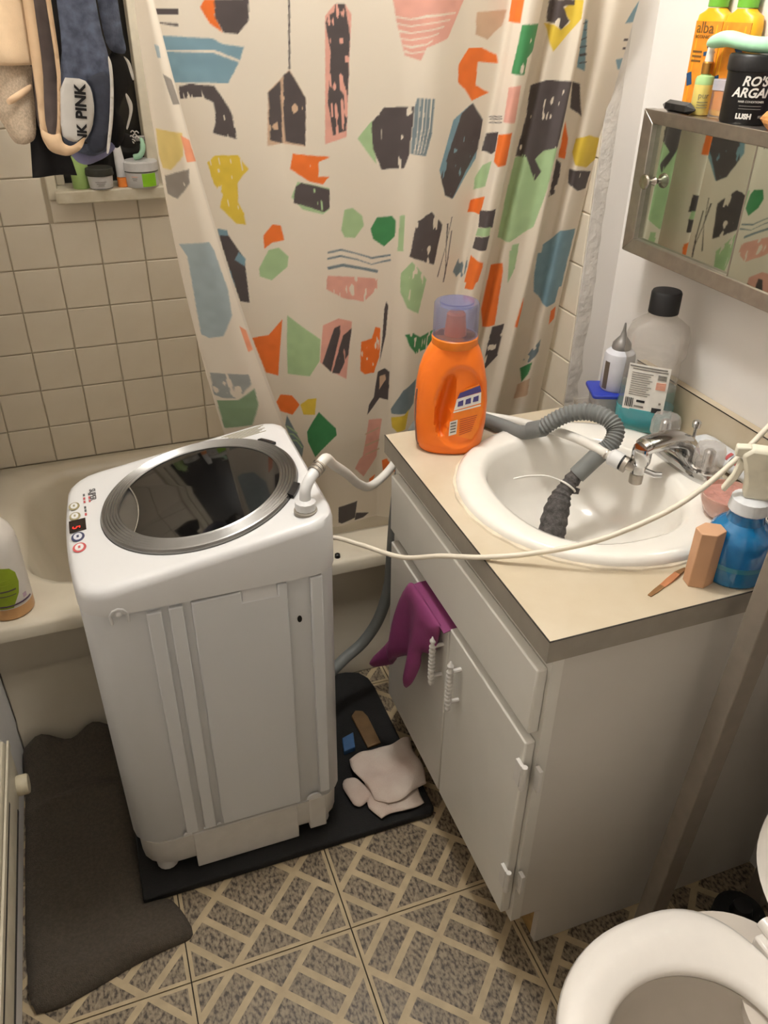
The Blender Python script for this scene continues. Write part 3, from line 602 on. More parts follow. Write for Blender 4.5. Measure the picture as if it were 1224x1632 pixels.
# ---------------------------------------------------------------- shower curtain
KQ = [(0.0968,-0.2399,-0.253,0.868),(0.1136,-0.1965,-0.2861,0.862),(0.1138,-0.1106,-0.3355,0.884),(0.1017,-0.1257,-0.3124,0.904),(0.0504,-0.1702,-0.2084,0.902),(0.0517,-0.0995,-0.1131,0.886),(0.0051,-0.0847,0.018,0.902),(-0.0208,-0.0305,0.0861,0.898),(0.0,-0.0015,0.1304,0.88),(-0.0471,0.0279,0.1998,0.902),(-0.0418,0.0747,0.251,0.918),(-0.0533,0.0844,0.2572,0.892),(-0.0326,0.0885,0.2645,0.866),(-0.0108,0.0852,0.2895,0.876),(-0.0157,0.0809,0.3091,0.915),(0.0,0.0765,0.3268,0.908),(-0.016,0.0778,0.332,0.885),(-0.0374,0.0662,0.3702,0.882),(-0.0539,0.0557,0.3915,0.868),(-0.0575,0.0536,0.4178,0.912),(-0.0524,0.0392,0.4458,0.905),(0.0319,0.0387,0.4541,0.88),(0.0687,0.0472,0.4972,0.892)]
PRINT=[('dark',0,0,[148,1500,198,1500,196,1492,148,1492]),
('dark',0,0,[153,1482,192,1480,191,1476,153,1480]),
('orange',0,0,[235,1502,242,1512,256,1512,252,1492,258,1468,244,1480]),
('dark',0,0,[254,1512,292,1514,289,1484,275,1466,259,1468,252,1488]),
('blue',0,0,[155,1464,244,1460,256,1452,280,1448,273,1428,254,1396,163,1398,149,1444]),
('cream',0,0,[149,1444,244,1444,273,1430,273,1426,242,1440,160,1442]),
('dark',1,0,[167,1392,191,1396,234,1392,244,1372,252,1348,252,1310,215,1320,225,1340,228,1368,210,1376,168,1374]),
('yellow',1,0,[194,1274,211,1284,249,1284,261,1260,240,1238,234,1204,240,1184,239,1162,222,1166,199,1196,210,1218,198,1236]),
('dark',0,0,[344,1514,347,1514,340,1416,337,1416]),
('tan',0,0,[304,1384,338,1416,364,1372,357,1294,316,1302,294,1298]),
('dark',1,0,[304,1382,323,1400,321,1366,318,1302,299,1308]),
('dark',1,0,[328,1408,338,1414,364,1372,357,1296,323,1304,323,1346]),
('pink',0,0,[409,1492,428,1508,447,1508,457,1494,438,1306,395,1296]),
('dark',2,0,[429,1508,447,1508,453,1462,450,1426,438,1316,412,1310,405,1364,416,1440,409,1482,414,1492,426,1496]),
('pink',0,0,[515,1516,630,1516,627,1516,598,1460,562,1446,555,1426,532,1434,520,1484]),
('cream',0,0,[517,1490,539,1486,560,1490,611,1496,611,1498,560,1494,539,1488,519,1492]),
('cream',0,0,[520,1480,539,1476,560,1480,599,1486,599,1488,560,1482,539,1478,520,1482]),
('cream',0,0,[522,1468,539,1466,562,1470,589,1476,587,1478,562,1472,539,1468,524,1472]),
('cream',0,0,[526,1458,541,1456,562,1460,579,1466,579,1468,562,1462,539,1458,526,1460]),
('cream',0,0,[529,1448,541,1444,563,1450,570,1456,570,1458,562,1452,541,1448,529,1450]),
('cream',0,0,[531,1438,541,1436,563,1440,563,1446,562,1446,563,1442,541,1438,532,1442]),
('lgreen',0,0,[459,1302,486,1332,491,1256]),
('dark',1,0,[484,1328,505,1352,550,1354,546,1274,538,1248,500,1246,486,1284]),
('slate',0,0,[553,1368,582,1366,582,1308,574,1270,548,1274,550,1352]),
('cream',0,0,[557,1368,557,1318,553,1274,555,1274,558,1318,558,1368]),
('cream',0,0,[563,1368,563,1318,558,1274,560,1274,565,1318,565,1368]),
('cream',0,0,[569,1368,569,1318,563,1274,565,1274,570,1318,570,1368]),
('cream',0,0,[575,1368,575,1318,569,1274,570,1274,577,1318,577,1368]),
('orange',1,0,[333,1284,404,1274,380,1266,378,1242,400,1240,385,1228,361,1234,326,1258]),
('lgreen',0,0,[323,1210,337,1236,398,1220,395,1182,381,1174,342,1186]),
('dark',1,0,[332,1228,345,1234,398,1218,395,1184,383,1178,326,1200]),
('lgreen',0,0,[426,1178,443,1180,462,1164,465,1144,445,1122,423,1126,417,1140]),
('green',0,0,[491,1158,519,1160,527,1150,526,1120,505,1100,483,1116,478,1136]),
('lgreen',0,0,[534,1160,543,1162,544,1090,532,1090]),
('dark',1,0,[567,1150,598,1166,632,1136,620,1056,557,1080]),
('orange',0,0,[263,1116,266,1142,285,1162,299,1160,302,1132,280,1128]),
('lgreen',0,0,[246,1078,271,1114,290,1118,306,1100,301,1080,266,1054,244,1062]),
('slate',0,0,[385,1098,414,1100,445,1090,479,1076,519,1080,519,1084,479,1080,447,1092,414,1104,385,1102]),
('slate',0,0,[383,1086,412,1088,445,1078,478,1064,520,1070,519,1074,478,1066,447,1080,412,1092,383,1090]),
('slate',0,0,[383,1066,416,1068,450,1058,491,1046,493,1052,450,1064,417,1074,381,1072]),
('pink',1,0,[380,1054,491,1034,490,1012,459,988,412,1002,376,1026]),
('dark',0,0,[186,1158,201,1150,223,1100,213,1010,196,1014,187,1124]),
('blue',0,0,[186,1158,203,1154,203,1144,186,1146]),
('blue',0,0,[215,1112,225,1098,220,1084,204,1098]),
('blue',0,0,[189,1082,192,1076,194,1032,194,1032]),
('orange',0,0,[201,934,235,938,273,972,234,842,210,852]),
('lgreen',0,0,[285,980,352,920,344,870,316,838,258,846]),
('pink',0,0,[361,950,397,960,428,948,404,816,368,842,345,868]),
('dark',0,0,[386,940,400,944,398,924,368,840,350,864]),
('dark',1,0,[405,920,426,934,414,876,388,832,371,838]),
('orange',1,0,[447,898,474,902,484,928,498,924,495,858,478,818,453,818,441,828]),
('dark',0,0,[512,984,517,974,512,906,495,840,503,900,507,966]),
('orange',0,0,[215,778,228,796,256,792,273,768,244,742,218,754]),
('yellow',0,0,[275,768,301,782,325,782,314,740,278,742]),
('slate',0,0,[220,716,230,742,240,700,254,656,240,622,227,668]),
('lgreen',0,0,[220,716,227,706,244,690,247,692,230,710,220,716]),
('lgreen',0,0,[223,692,232,688,246,670,249,672,234,692,223,694]),
('lgreen',0,0,[225,674,237,670,247,650,251,652,239,674,225,676]),
('green',0,0,[278,696,326,746,364,696,364,676,289,624,273,668]),
('dark',0,0,[282,616,313,606,302,576,256,580]),
('dark',0,0,[344,458,407,462,395,408,349,400,337,406]),
('dark',0,0,[400,424,447,410,424,400,393,400]),
('dark',0,0,[490,820,512,828,527,818,527,746,476,756]),
('tan',0,0,[496,808,514,812,517,800,495,774]),
('dark',0,0,[476,756,505,760,453,712,460,738]),
('pink',0,0,[457,698,507,696,490,620,433,598]),
('pink',0,0,[424,592,490,636,484,590,433,534,407,566]),
('tan',0,0,[445,658,496,670,493,674,443,662]),
('tan',0,0,[443,624,498,636,495,640,441,630]),
('tan',0,0,[441,598,500,610,496,614,440,602]),
('orange',0,0,[517,576,536,582,565,546,527,540]),
('orange',0,0,[452,522,479,534,450,488]),
('lgreen',1,0,[541,1044,563,1070,603,1028,589,956,560,970,543,1004]),
('green',2,0,[560,910,581,912,603,898,651,908,649,868,593,860,572,884]),
('slate',0,0,[536,722,565,774,605,796,605,734,584,712,539,710]),
('yellow',0,0,[538,700,574,708,589,722,582,668,557,662,543,674]),
('slate',3,0,[682,1030,692,1056,718,1062,728,1034,703,1010]),
('orange',0,0,[739,1068,770,1058,759,1002,733,998]),
('orange',0,0,[843,1038,876,1048,881,1030,890,908,854,898,842,938]),
('lgreen',0,0,[885,1074,905,1072,905,1024,898,1002]),
('dark',1,0,[885,904,912,908,914,830,890,798,883,840]),
('blue',0,0,[1005,1054,1089,1060,1084,996,1080,944,1056,938,1015,966,1008,1004]),
('orange',0,0,[940,972,948,942,950,898,936,904]),
('orange',0,0,[1072,926,1087,934,1091,904,1075,892]),
('slate',2,0,[1027,800,1058,860,1060,828,1043,798]),
('green',0,0,[1025,778,1051,802,1048,770,1036,744]),
('tan',0,0,[1029,736,1053,760,1055,714,1027,696]),
('tan',1,0,[656,1498,703,1502,701,1478,680,1456,658,1464]),
('orange',0,0,[629,1418,648,1444,673,1444,699,1432,704,1418,668,1422,670,1384,697,1370,666,1358,649,1378,632,1390]),
('blue',0,0,[668,1354,630,1328,608,1242,630,1192,651,1184,692,1254,694,1324]),
('dark',1,0,[670,1354,694,1324,694,1274,649,1184,630,1192,613,1228,648,1338]),
('orange',0,0,[708,1518,745,1518,745,1516,745,1482,709,1484]),
('green',1,0,[749,1480,790,1482,792,1444,771,1430,773,1402,745,1404]),
('pink',0,0,[745,1382,770,1386,775,1322,749,1324]),
('orange',0,0,[742,1302,773,1306,775,1248,757,1246,744,1254]),
('dark',0,0,[704,1328,742,1332,742,1334,704,1330]),
('dark',0,0,[706,1324,744,1328,744,1330,706,1326]),
('dark',0,0,[706,1318,745,1322,745,1324,706,1320]),
('dark',0,0,[704,1300,740,1306,742,1272,733,1266,701,1268]),
('lgreen',0,0,[708,1242,737,1254,732,1206,699,1196,697,1218]),
('orange',0,0,[696,1176,737,1188,733,1152,694,1152]),
('dark',1,0,[730,1160,773,1166,776,1130,735,1128]),
('lgreen',0,0,[735,1126,768,1132,771,1114,732,1110]),
('dark',0,0,[733,1108,771,1114,770,1084,730,1084]),
('orange',0,0,[730,1070,771,1052,766,1018,727,1010]),
('yellow',0,0,[914,1518,933,1518,936,1490,885,1438,845,1482,874,1480,893,1472,912,1484,888,1504]),
('dark',1,0,[845,1518,912,1518,914,1510,886,1508,909,1486,893,1472,871,1482,849,1484]),
('lgreen',0,0,[845,1254,874,1268,941,1276,938,1198,926,1122,881,1092,845,1096,843,1180]),
('dark',1,0,[883,1392,950,1390,941,1276,912,1268,898,1254,917,1230,907,1212,876,1258,845,1256,850,1330,845,1382]),
('dark',0,0,[1001,1386,1019,1382,1029,1344,1037,1326,1008,1340]),
('orange',0,0,[1003,1316,1017,1284,1019,1246,1003,1250]),
('yellow',0,0,[1034,1286,1062,1294,1094,1286,1098,1246,1077,1232,1048,1238,1032,1260]),
('dark',1,0,[1034,1230,1094,1224,1091,1190,1067,1188,1039,1204]),
('blue',0,0,[1012,1072,1049,1108,1091,1108,1091,980,1017,980]),
('blue',0,0,[1003,1488,1010,1486,1024,1404,1005,1410]),
('dark',0,0,[988,1478,1010,1482,1008,1484,989,1478]),
('dark',0,0,[1001,1470,1012,1470,1012,1472,1001,1470]),
('dark',0,0,[1003,1454,1015,1458,1015,1460,1003,1456]),
('dark',0,0,[1003,1442,1019,1444,1019,1446,1003,1444]),
('dark',0,0,[1007,1428,1022,1430,1020,1434,1005,1432]),
('dark',0,0,[1010,1416,1024,1418,1024,1420,1008,1418]),
('dark',2,0,[1000,1246,1013,1238,1015,1214,1012,1178,1001,1170,1001,1216]),
('blue',0,0,[1079,1482,1098,1520,1098,1484]),
('dark',0,0,[1087,1458,1098,1458,1098,1454,1087,1454]),
('dark',0,0,[1089,1444,1098,1444,1098,1440,1091,1440]),
('blue',0,0,[1080,1424,1098,1426,1098,1406,1092,1408]),
('dark',0,0,[654,1148,648,1088,634,1028,637,1026,649,1088,656,1148]),
('dark',0,0,[644,1136,649,1084,658,1028,660,1028,651,1084,648,1136]),
('dark',0,0,[658,1120,658,1064,654,1012,658,1012,661,1062,660,1120]),
('lgreen',0,0,[888,1086,903,1088,907,1032,893,1032]),
('yellow',0,1,[81,1334,15,1328,27,1292,62,1270,82,1272,86,1294]),
('dark',1,1,[81,1260,21,1272,29,1248,62,1222,82,1230]),
('blue',0,1,[36,1454,22,1452,24,1436,34,1436]),
('orange',0,1,[21,1324,2,1316,0,1282,22,1282]),
('dark',0,1,[29,1414,7,1406,2,1370,21,1370]),
('blue',0,1,[81,1142,22,1146,17,1130,14,1054,22,1002,46,960,69,956,81,964,70,1120]),
('slate',2,1,[84,878,27,872,29,848,55,816,76,818,88,826]),
('green',0,1,[86,812,55,812,26,838,29,798,48,748,88,742]),
('orange',0,1,[15,978,5,966,5,924,15,920])]
def c_plan(z):
    dy = -.115*min(1., max(0., (z-.65)/.87))+.05*min(1., max(0., (.65-z)/.25)); zz = min(1.52, max(.62, z)); t = zz-1.1
    P = np.array([(a*t*t+b*t+c+(z-zz)*(2*a*t+b)*(.3 if z > 1.52 else 1.), y+dy) for a,b,c,y in KQ]); return np.vstack([2*P[0]-P[1], P, 2*P[-1]-P[-2]])
def c_curve(P, ts):
    i = np.clip(ts.astype(int), 0, len(P)-4); f = (ts-i)[:,None]; p0,p1,p2,p3 = P[i],P[i+1],P[i+2],P[i+3]
    return .5*((2*p1)+(-p0+p2)*f+(2*p0-5*p1+4*p2-p3)*f*f+(-p0+3*p1-3*p2+p3)*f**3)
tt = np.linspace(0, len(KQ)-1-1e-6, 6000); C0 = c_curve(c_plan(1.1), tt); LL = np.concatenate([[0], np.cumsum(np.linalg.norm(np.diff(C0, axis=0), axis=1))]); CLEN = LL[-1]
NU = 620; us = np.linspace(0, CLEN, NU); ts = np.interp(us, LL, tt)
zs = np.concatenate([np.arange(.395, 1.545, .002), np.arange(1.56, 1.93, .03)]); NZ = len(zs)
G = np.zeros((NZ, NU, 3))
for k, z in enumerate(zs):
    G[k,:,:2] = c_curve(c_plan(z), ts); G[k,:,2] = z
U_, Z_ = np.meshgrid(us*1000, zs*1000)
def wob(a, b, s): return np.sin(U_*a*s+Z_*.009*s+1.)*np.sin(Z_*b*s-U_*.006*s+2.)
G[...,1] += .0010*wob(.04,.011,1.)
rs = np.random.RandomState(3)
def vnoise(cell_u, cell_z):
    nu, nz = int(CLEN*1000/cell_u)+3, int(2000/cell_z)+3; g = rs.rand(nz, nu); a = U_/cell_u; b = Z_/cell_z; i = a.astype(int); j = b.astype(int); f = a-i; h = b-j; f = f*f*(3-2*f); h = h*h*(3-2*h)
    return (g[j,i]*(1-f)+g[j,i+1]*f)*(1-h)+(g[j+1,i]*(1-f)+g[j+1,i+1]*f)*h
n_f = vnoise(5, 5); n_s = vnoise(4, 26); n_c = vnoise(14, 14); n_e = vnoise(9, 9); n_e2 = vnoise(9, 9)
CC = dict(cream=(228,217,200), dark=(84,76,76), orange=(234,118,48), lgreen=(166,194,146), green=(66,136,84), blue=(124,156,170), yellow=(222,192,70), pink=(222,164,148), tan=(204,172,144), slate=(118,132,138))
colr = np.empty((NZ, NU, 3)); colr[:] = lin(CC['cream'])
for name, dry, pale, q in PRINT:
    poly = np.array(q, float).reshape(-1, 2); lo = poly.min(0)-4; hi = poly.max(0)+4
    box_ = (U_ >= lo[0]) & (U_ <= hi[0]) & (Z_ >= lo[1]) & (Z_ <= hi[1])
    amp = .5 if dry == 0 else 1.5
    X = U_[box_]+(n_e[box_]-.5)*amp; Y = Z_[box_]+(n_e2[box_]-.5)*amp; cov = np.zeros(len(X))
    for ox_, oy_ in ((-.5,-.75),(.5,-.25),(-.5,.25),(.5,.75)): cov += inside(poly, X+ox_, Y+oy_)
    cov /= 4.; mix_ = n_s[box_]*.55+n_c[box_]*.45; thr = {0: 9., 1: .76, 2: .66, 3: .5}[dry]
    cov *= np.clip((thr-mix_)/.03+.5, 0, 1)
    c = np.array(lin(CC[name])); c = c*.72+np.array(lin(CC['cream']))*.28 if pale else c
    colr[box_] = colr[box_]*(1-cov[:,None])+cov[:,None]*c*(1+.12*(n_c[box_]-.5))[:,None]
hem = U_ < 4; colr[hem] *= .9
idx = np.arange(NZ*NU).reshape(NZ, NU); F = np.stack([idx[:-1,:-1], idx[:-1,1:], idx[1:,1:], idx[1:,:-1]], -1).reshape(-1, 4)
cur = thing('shower_curtain', 'cream shower curtain printed with colourful abstract shapes', 'curtain', (.1, .86, .395))
me = bpy.data.meshes.new('curtain_cloth'); me.vertices.add(NZ*NU); me.vertices.foreach_set('co', (G.reshape(-1,3)-np.array([.1,.86,.395])).ravel())
nf = len(F); me.loops.add(nf*4); me.loops.foreach_set('vertex_index', F.ravel()); me.polygons.add(nf); me.polygons.foreach_set('loop_start', np.arange(0, nf*4, 4)); me.polygons.foreach_set('loop_total', np.full(nf, 4)); me.update(calc_edges=True); me.validate()
at = me.color_attributes.new('print', 'FLOAT_COLOR', 'POINT'); at.data.foreach_set('color', np.concatenate([colr.reshape(-1,3), np.ones((NZ*NU,1))], 1).ravel())
me.polygons.foreach_set('use_smooth', np.ones(nf, bool))
m, nt, b = new_mat('printed_cloth'); L = nt.links
at_n = nt.nodes.new('ShaderNodeAttribute'); at_n.attribute_name = 'print'; L.new(at_n.outputs['Color'], b.inputs['Base Color']); b.inputs['Roughness'].default_value = .5
tcn = nt.nodes.new('ShaderNodeTexCoord'); mpn = nt.nodes.new('ShaderNodeMapping'); mpn.inputs['Scale'].default_value = (1., 1., .45); L.new(tcn.outputs['Object'], mpn.inputs['Vector'])
nzn = nt.nodes.new('ShaderNodeTexNoise'); nzn.inputs['Scale'].default_value = 5.; nzn.inputs['Detail'].default_value = 4.; L.new(mpn.outputs['Vector'], nzn.inputs['Vector'])
bpn = nt.nodes.new('ShaderNodeBump'); bpn.inputs['Strength'].default_value = .05; bpn.inputs['Distance'].default_value = .012; L.new(nzn.outputs['Fac'], bpn.inputs['Height']); L.new(bpn.outputs['Normal'], b.inputs['Normal'])
tln = nt.nodes.new('ShaderNodeBsdfTranslucent'); L.new(at_n.outputs['Color'], tln.inputs['Color']); mxn = nt.nodes.new('ShaderNodeMixShader'); mxn.inputs[0].default_value = .22; L.new(b.outputs[0], mxn.inputs[1]); L.new(tln.outputs[0], mxn.inputs[2]); L.new(mxn.outputs[0], nt.nodes['Material Output'].inputs[0])
me.materials.append(m); link('cloth', me, cur)
rod = thing('curtain_rod', 'white shower curtain rod above the tub', 'rod', (XL, .775, 1.95))
build(MB().tube([(XL+.002,.775,1.955),(XW-.002,.775,1.955)], .0125, 16), 'tube', 'rod_white', rod)
dbar = thing('drying_bar', 'thin white bar over the tub with clothes hung on it', 'rod', (XL,1.012,1.93)); build(MB().tube([(XL+.001,1.012,1.93),(XJ-.001,1.012,1.93)], .009, 12), 'tube', 'rod_white', dbar)
for k in range(10):
    g = G[-1, min(NU-1, int(40+k*62))]; build(MB().tube([(g[0]+0*a, .775+.022*math.cos(a), 1.951+.022*math.sin(a)) for a in np.linspace(0, 2*PI, 18)], .0018, 6), 'ring', 'steel', cur)
# ---------------------------------------------------------------- things on the worktop
def facing(x, y): return math.atan2(CAM.location[1]-y, CAM.location[0]-x)
def sect(c, a, wx, wy, z, p, n, fa):
    """superellipse section: wide axis wx lies across the direction a, wy along it"""
    out = []; ca, sa = math.cos(a), math.sin(a)
    for i in range(n):
        t = 2*PI*i/n; u = wx*math.copysign(abs(math.cos(t))**(2/p), math.cos(t)); v = wy*math.copysign(abs(math.sin(t))**(2/p), math.sin(t))
        out.append(Vector((c[0]-sa*u+ca*v, c[1]+ca*u+sa*v, z)))
    return out
# detergent bottle
dc = (.099, .562); da = facing(*dc)+.05
det = thing('detergent_bottle', 'bright orange detergent bottle with translucent blue cap on worktop corner', 'bottle', (dc[0], dc[1], HC))
# profile: z, left half width, right half width, depth
dp = [(.000,.052,.050,.034),(.004,.058,.056,.038),(.02,.064,.062,.042),(.06,.068,.066,.044),(.10,.068,.066,.044),(.135,.066,.063,.043),(.16,.062,.058,.041),(.180,.056,.053,.039),(.195,.049,.048,.037),(.206,.043,.043,.036),(.210,.0405,.0405,.036)]
zz_ = np.linspace(0, .210, 74); NA = 112; rings = []
ca, sa = math.cos(da), math.sin(da)
for z in zz_:
    l, r, d = (np.interp(z, [q[0] for q in dp], [q[k] for q in dp]) for k in (1,2,3)); rg = []
    for i in range(NA):
        t = 2*PI*i/NA; p = 2.5; c, s = math.cos(t), math.sin(t); u = math.copysign(abs(c)**(2/p), c); v = d*math.copysign(abs(s)**(2/p), s)
        u *= (r if u > 0 else l)            # u: to the right as seen from the front
        if s > .2:
            q = ((u-.014)/.046)**2+((z-.098)/.083)**2
            if q < 1:
                v -= .006*min(1., (1-q)*5)
                e_ = ((u+.014-.18*(z-.095))/.015)**2+((z-.095)/.068)**2
                if e_ < 1: v -= .027*(1-e_)**.6
        rg.append(Vector((dc[0]-sa*u+ca*v, dc[1]+ca*u+sa*v, HC+z)))
    rings.append(rg)
build(MB().loft(rings), 'body', 'detergent_orange', det, smooth=60)
# right-hand direction seen from the camera
rt = Vector((math.sin(da)*-1, math.cos(da), 0))
def dface(u, z, v=.0376, tilt=0.):
    return frame_map((dc[0]+rt.x*u+ca*v, dc[1]+rt.y*u+sa*v, HC+z), (rt.x, rt.y, tilt), (-rt.x*tilt*.0, 0, 1))
lb = [(-.021,-.06),(.024,-.07),(.036,-.045),(.042,.0),(.040,.035),(.030,.052),(.004,.042),(-.012,.0)]
f = dface(.014, .098)
mb = MB(); pts = [f(u*.92+.004, z*.9, .0) for u, z in lb]; pt2 = [f(u*.92+.004, z*.9, .0008) for u, z in lb]; mb.loft([pts, pt2]); lab = build(mb, 'label', 'detergent_collar', det)
def lpoly(pl, m_, h0=.0009): build(MB().loft([[f(u, z, h0) for u, z in pl], [f(u, z, h0+.0004) for u, z in pl]]), 'label_print', m_, lab)
lpoly([(-.001,.030),(.034,.046),(.037,.034),(-.005,.019)], 'label_blue'); lpoly([(-.006,.018),(.037,.033),(.038,.012),(-.010,-.005)], 'label_white')
for k in range(3): lpoly([(-.003+k*.0135,.013+k*.005),(.006+k*.0135,.017+k*.005),(.006+k*.0135,.006+k*.005),(-.004+k*.0135,.003+k*.005)], 'label_blue', .0014)
lpoly([(-.011,-.007),(.038,.009),(.038,.006),(-.011,-.010)], 'label_white')
lpoly([(-.016,-.028),(-.002,-.023),(-.003,-.052),(-.017,-.057)], 'label_white')
for k in range(4): lpoly([(-.0145,-.030-k*.006),(-.0045,-.027-k*.006),(-.0047,-.030-k*.006),(-.0147,-.033-k*.006)], 'label_grey', .0014)
for k in range(8): lpoly([(.002,-.022-k*.0045),(.033-k*.0012,-.012-k*.0045),(.033-k*.0012,-.0135-k*.0045),(.002,-.0235-k*.0045)], 'label_rust', .0009)
build(MB().lathe([(.0405,.207),(.0415,.209),(.0415,.222),(.039,.224),(0,.224)], (dc[0],dc[1],HC), n=40), 'collar', 'detergent_collar', det)
gz = np.linspace(.012,.125,12); gm = MB(); gr_ = []
for z in gz:
    l = float(np.interp(z, [q[0] for q in dp], [q[1] for q in dp])); gr_.append([(dc[0]-rt.x*(l*.985)+ca*(.012+k*.007)-rt.x*.0006*(k % 2), dc[1]-rt.y*(l*.985)+sa*(.012+k*.007), HC+z) for k in (0,1)]+[(dc[0]-rt.x*(l*.9)+ca*(.012+k*.007), dc[1]-rt.y*(l*.9)+sa*(.012+k*.007), HC+z) for k in (1,0)])
build(gm.loft(gr_), 'level_window', 'gauge', det)
build(MB().lathe([(.036,.224),(.0405,.2245),(.0400,.280),(.0375,.284),(0,.284)], (dc[0],dc[1],HC), n=40), 'cap', 'blue_cap', det)
build(MB().lathe([(.030,.275),(.030,.2835),(.0,.2835)], (dc[0],dc[1],HC+.002), n=30), 'cap_disc', 'blue_cap', det)
build(MB().lathe([(0,.2242),(.020,.2242),(.0165,.262),(.013,.266),(0,.266)], (dc[0],dc[1],HC), n=24), 'spout', 'detergent_orange', det)
# mouthwash
mc = (.503, .515); ma = facing(*mc)-.10
mou = thing('mouthwash_bottle', 'clear mouthwash bottle with teal liquid and black cap by the backsplash', 'bottle', (mc[0], mc[1], HC))
S_ = lambda z, wx, wy, p=3.2: sect(mc, ma, wx*1.03, wy, HC+z*.955, p, 48, 0)
build(MB().loft([S_(0,.046,.028), S_(.004,.051,.032), S_(.02,.053,.034), S_(.052,.053,.034)]), 'liquid', 'teal_liquid', mou, smooth=50)
build(MB().loft([S_(.0525,.0525,.0335), S_(.095,.0505,.032)]), 'lower_body', 'teal_faint', mou, smooth=50)
build(MB().loft([S_(.0955,.0505,.032), S_(.150,.049,.0315), S_(.158,.052,.034), S_(.166,.056,.037), S_(.205,.056,.037,3), S_(.222,.051,.034,2.8), S_(.234,.036,.028,2.4), S_(.240,.027,.026,2), S_(.247,.0255,.0255,2)]), 'upper_body', 'clear_plastic', mou, smooth=50)
n = 60; build(MB().loft([[(mc[0]+r*(1+(.012 if k % 2 else 0))*math.cos(2*PI*k/n), mc[1]+r*(1+(.012 if k % 2 else 0))*math.sin(2*PI*k/n), HC+z*.955) for k in range(n)] for r, z in ((.0245,.2475),(.0275,.2485),(.0275,.287),(.0255,.291),(.02,.292))]), 'cap', 'label_black', mou, smooth=30)
ca2, sa2 = math.cos(ma), math.sin(ma)
def mface(x, y, h): # bends round the wide front; x to the right seen from the camera
    u = x; v = .0318+h-.10*abs(u)**1.5*(2.2 if abs(u) > .03 else 1.)
    return Vector((mc[0]-sa2*u+ca2*v, mc[1]+ca2*u+sa2*v, HC+.0945+y))
lb_ = build(patch(lambda x, y, h: mface(x, y, h+.0012), .078, .094, 10, 4, .0006), 'label', 'label_white', mou)
def mp(x, y, w, h, m_, t=.0028): build(patch(lambda a, b, c: mface(x+a, y+b, c), w, h, 3, 1, t), 'label_print', m_, lb_)
mp(-.002,.0425,.070,.0025,'label_grey'); mp(.002,.0375,.066,.0018,'label_grey')
for k in range(11): mp(-.011-(k % 3)*.002,.030-k*.0045,.040-(k % 3)*.004,.0012,'label_grey')
for k in range(4): mp(.026,.031-k*.0028,.016,.0012,'label_grey')
for k in range(6): mp(.026,.016-k*.0026,.018,.0017,'label_peach')
for k in range(5): mp(-.0345+k*.0034,-.032,.0013+.0006*(k % 2),.019,'label_black', .0030)
mp(-.006,-.027,.016,.0045,'label_black'); mp(-.008,-.038,.018,.003,'label_grey'); mp(.026,-.041,.018,.010,'label_black'); mp(.030,-.026,.004,.004,'label_grey')
# blue lidded box with a squeeze bottle on it
bc = (.488, .600); ba = -.35; R2 = Matrix.Rotation(ba, 3, 'Z')
def rbox(c, hx, hy, r, z0, z1, ang, tap=1.):
    rr = []
    for z, k in ((z0,tap),(z1,1.)):
        rr.append([(Matrix.Rotation(ang,3,'Z') @ Vector((x,y,0)))+Vector((c[0],c[1],z)) for x,y,_ in rrect(0,0,hx*k,hy*k,r*k,0,5)])
    return MB().loft(rr)
fb = thing('food_box', 'small frosted plastic box with a bright blue lid behind the sink', 'box', (bc[0], bc[1], HC))
build(rbox(bc, .046, .034, .01, HC, HC+.042, ba, .9), 'body', 'frosted_box', fb, smooth=30)
build(rbox(bc, .052, .040, .008, HC+.042, HC+.050, ba), 'lid', 'lid_blue', fb, bevel=.002)
qc = (.490, .603, HC+.050)
sq = thing('squeeze_bottle', 'white squeeze bottle with pointed grey nozzle standing on the blue lid', 'bottle', qc)
build(MB().lathe([(0,0),(.029,0),(.031,.003),(.031,.070),(.029,.078),(.022,.084),(.016,.086),(0,.086)], qc, n=32), 'body', 'frosted', sq)
build(MB().lathe([(.0,.085),(.0185,.085),(.0195,.089),(.0185,.097),(.013,.104),(.0065,.112),(.0035,.124),(.0018,.138),(0,.139)], qc, n=24), 'nozzle', 'tip_grey', sq)
build(patch(cyl_map((qc[0],qc[1],qc[2]+.034), .0312, facing(qc[0],qc[1])-.75), .012, .058, 4, 2, .0006), 'label', 'tag_brown', sq)
tag(build(MB().tube([(.478,.548,HC+.006),(.535,.560,HC+.046)], .0045, 6), 'toothbrush', 'slate_dark', at=(.478,.548,HC)), 'dark slate-grey handle leaning against the blue-lidded box', 'toothbrush')
cb = thing('clear_box', 'tiny clear plastic box at the far left worktop corner', 'box', (.440,.622,HC))
build(rbox((.440,.622), .022, .015, .003, HC, HC+.018, -.1), 'body', 'clear_plastic', cb, bevel=.001); build(rbox((.440,.622), .023, .016, .003, HC+.018, HC+.022, -.1), 'lid', 'clear_plastic', cb, bevel=.001)
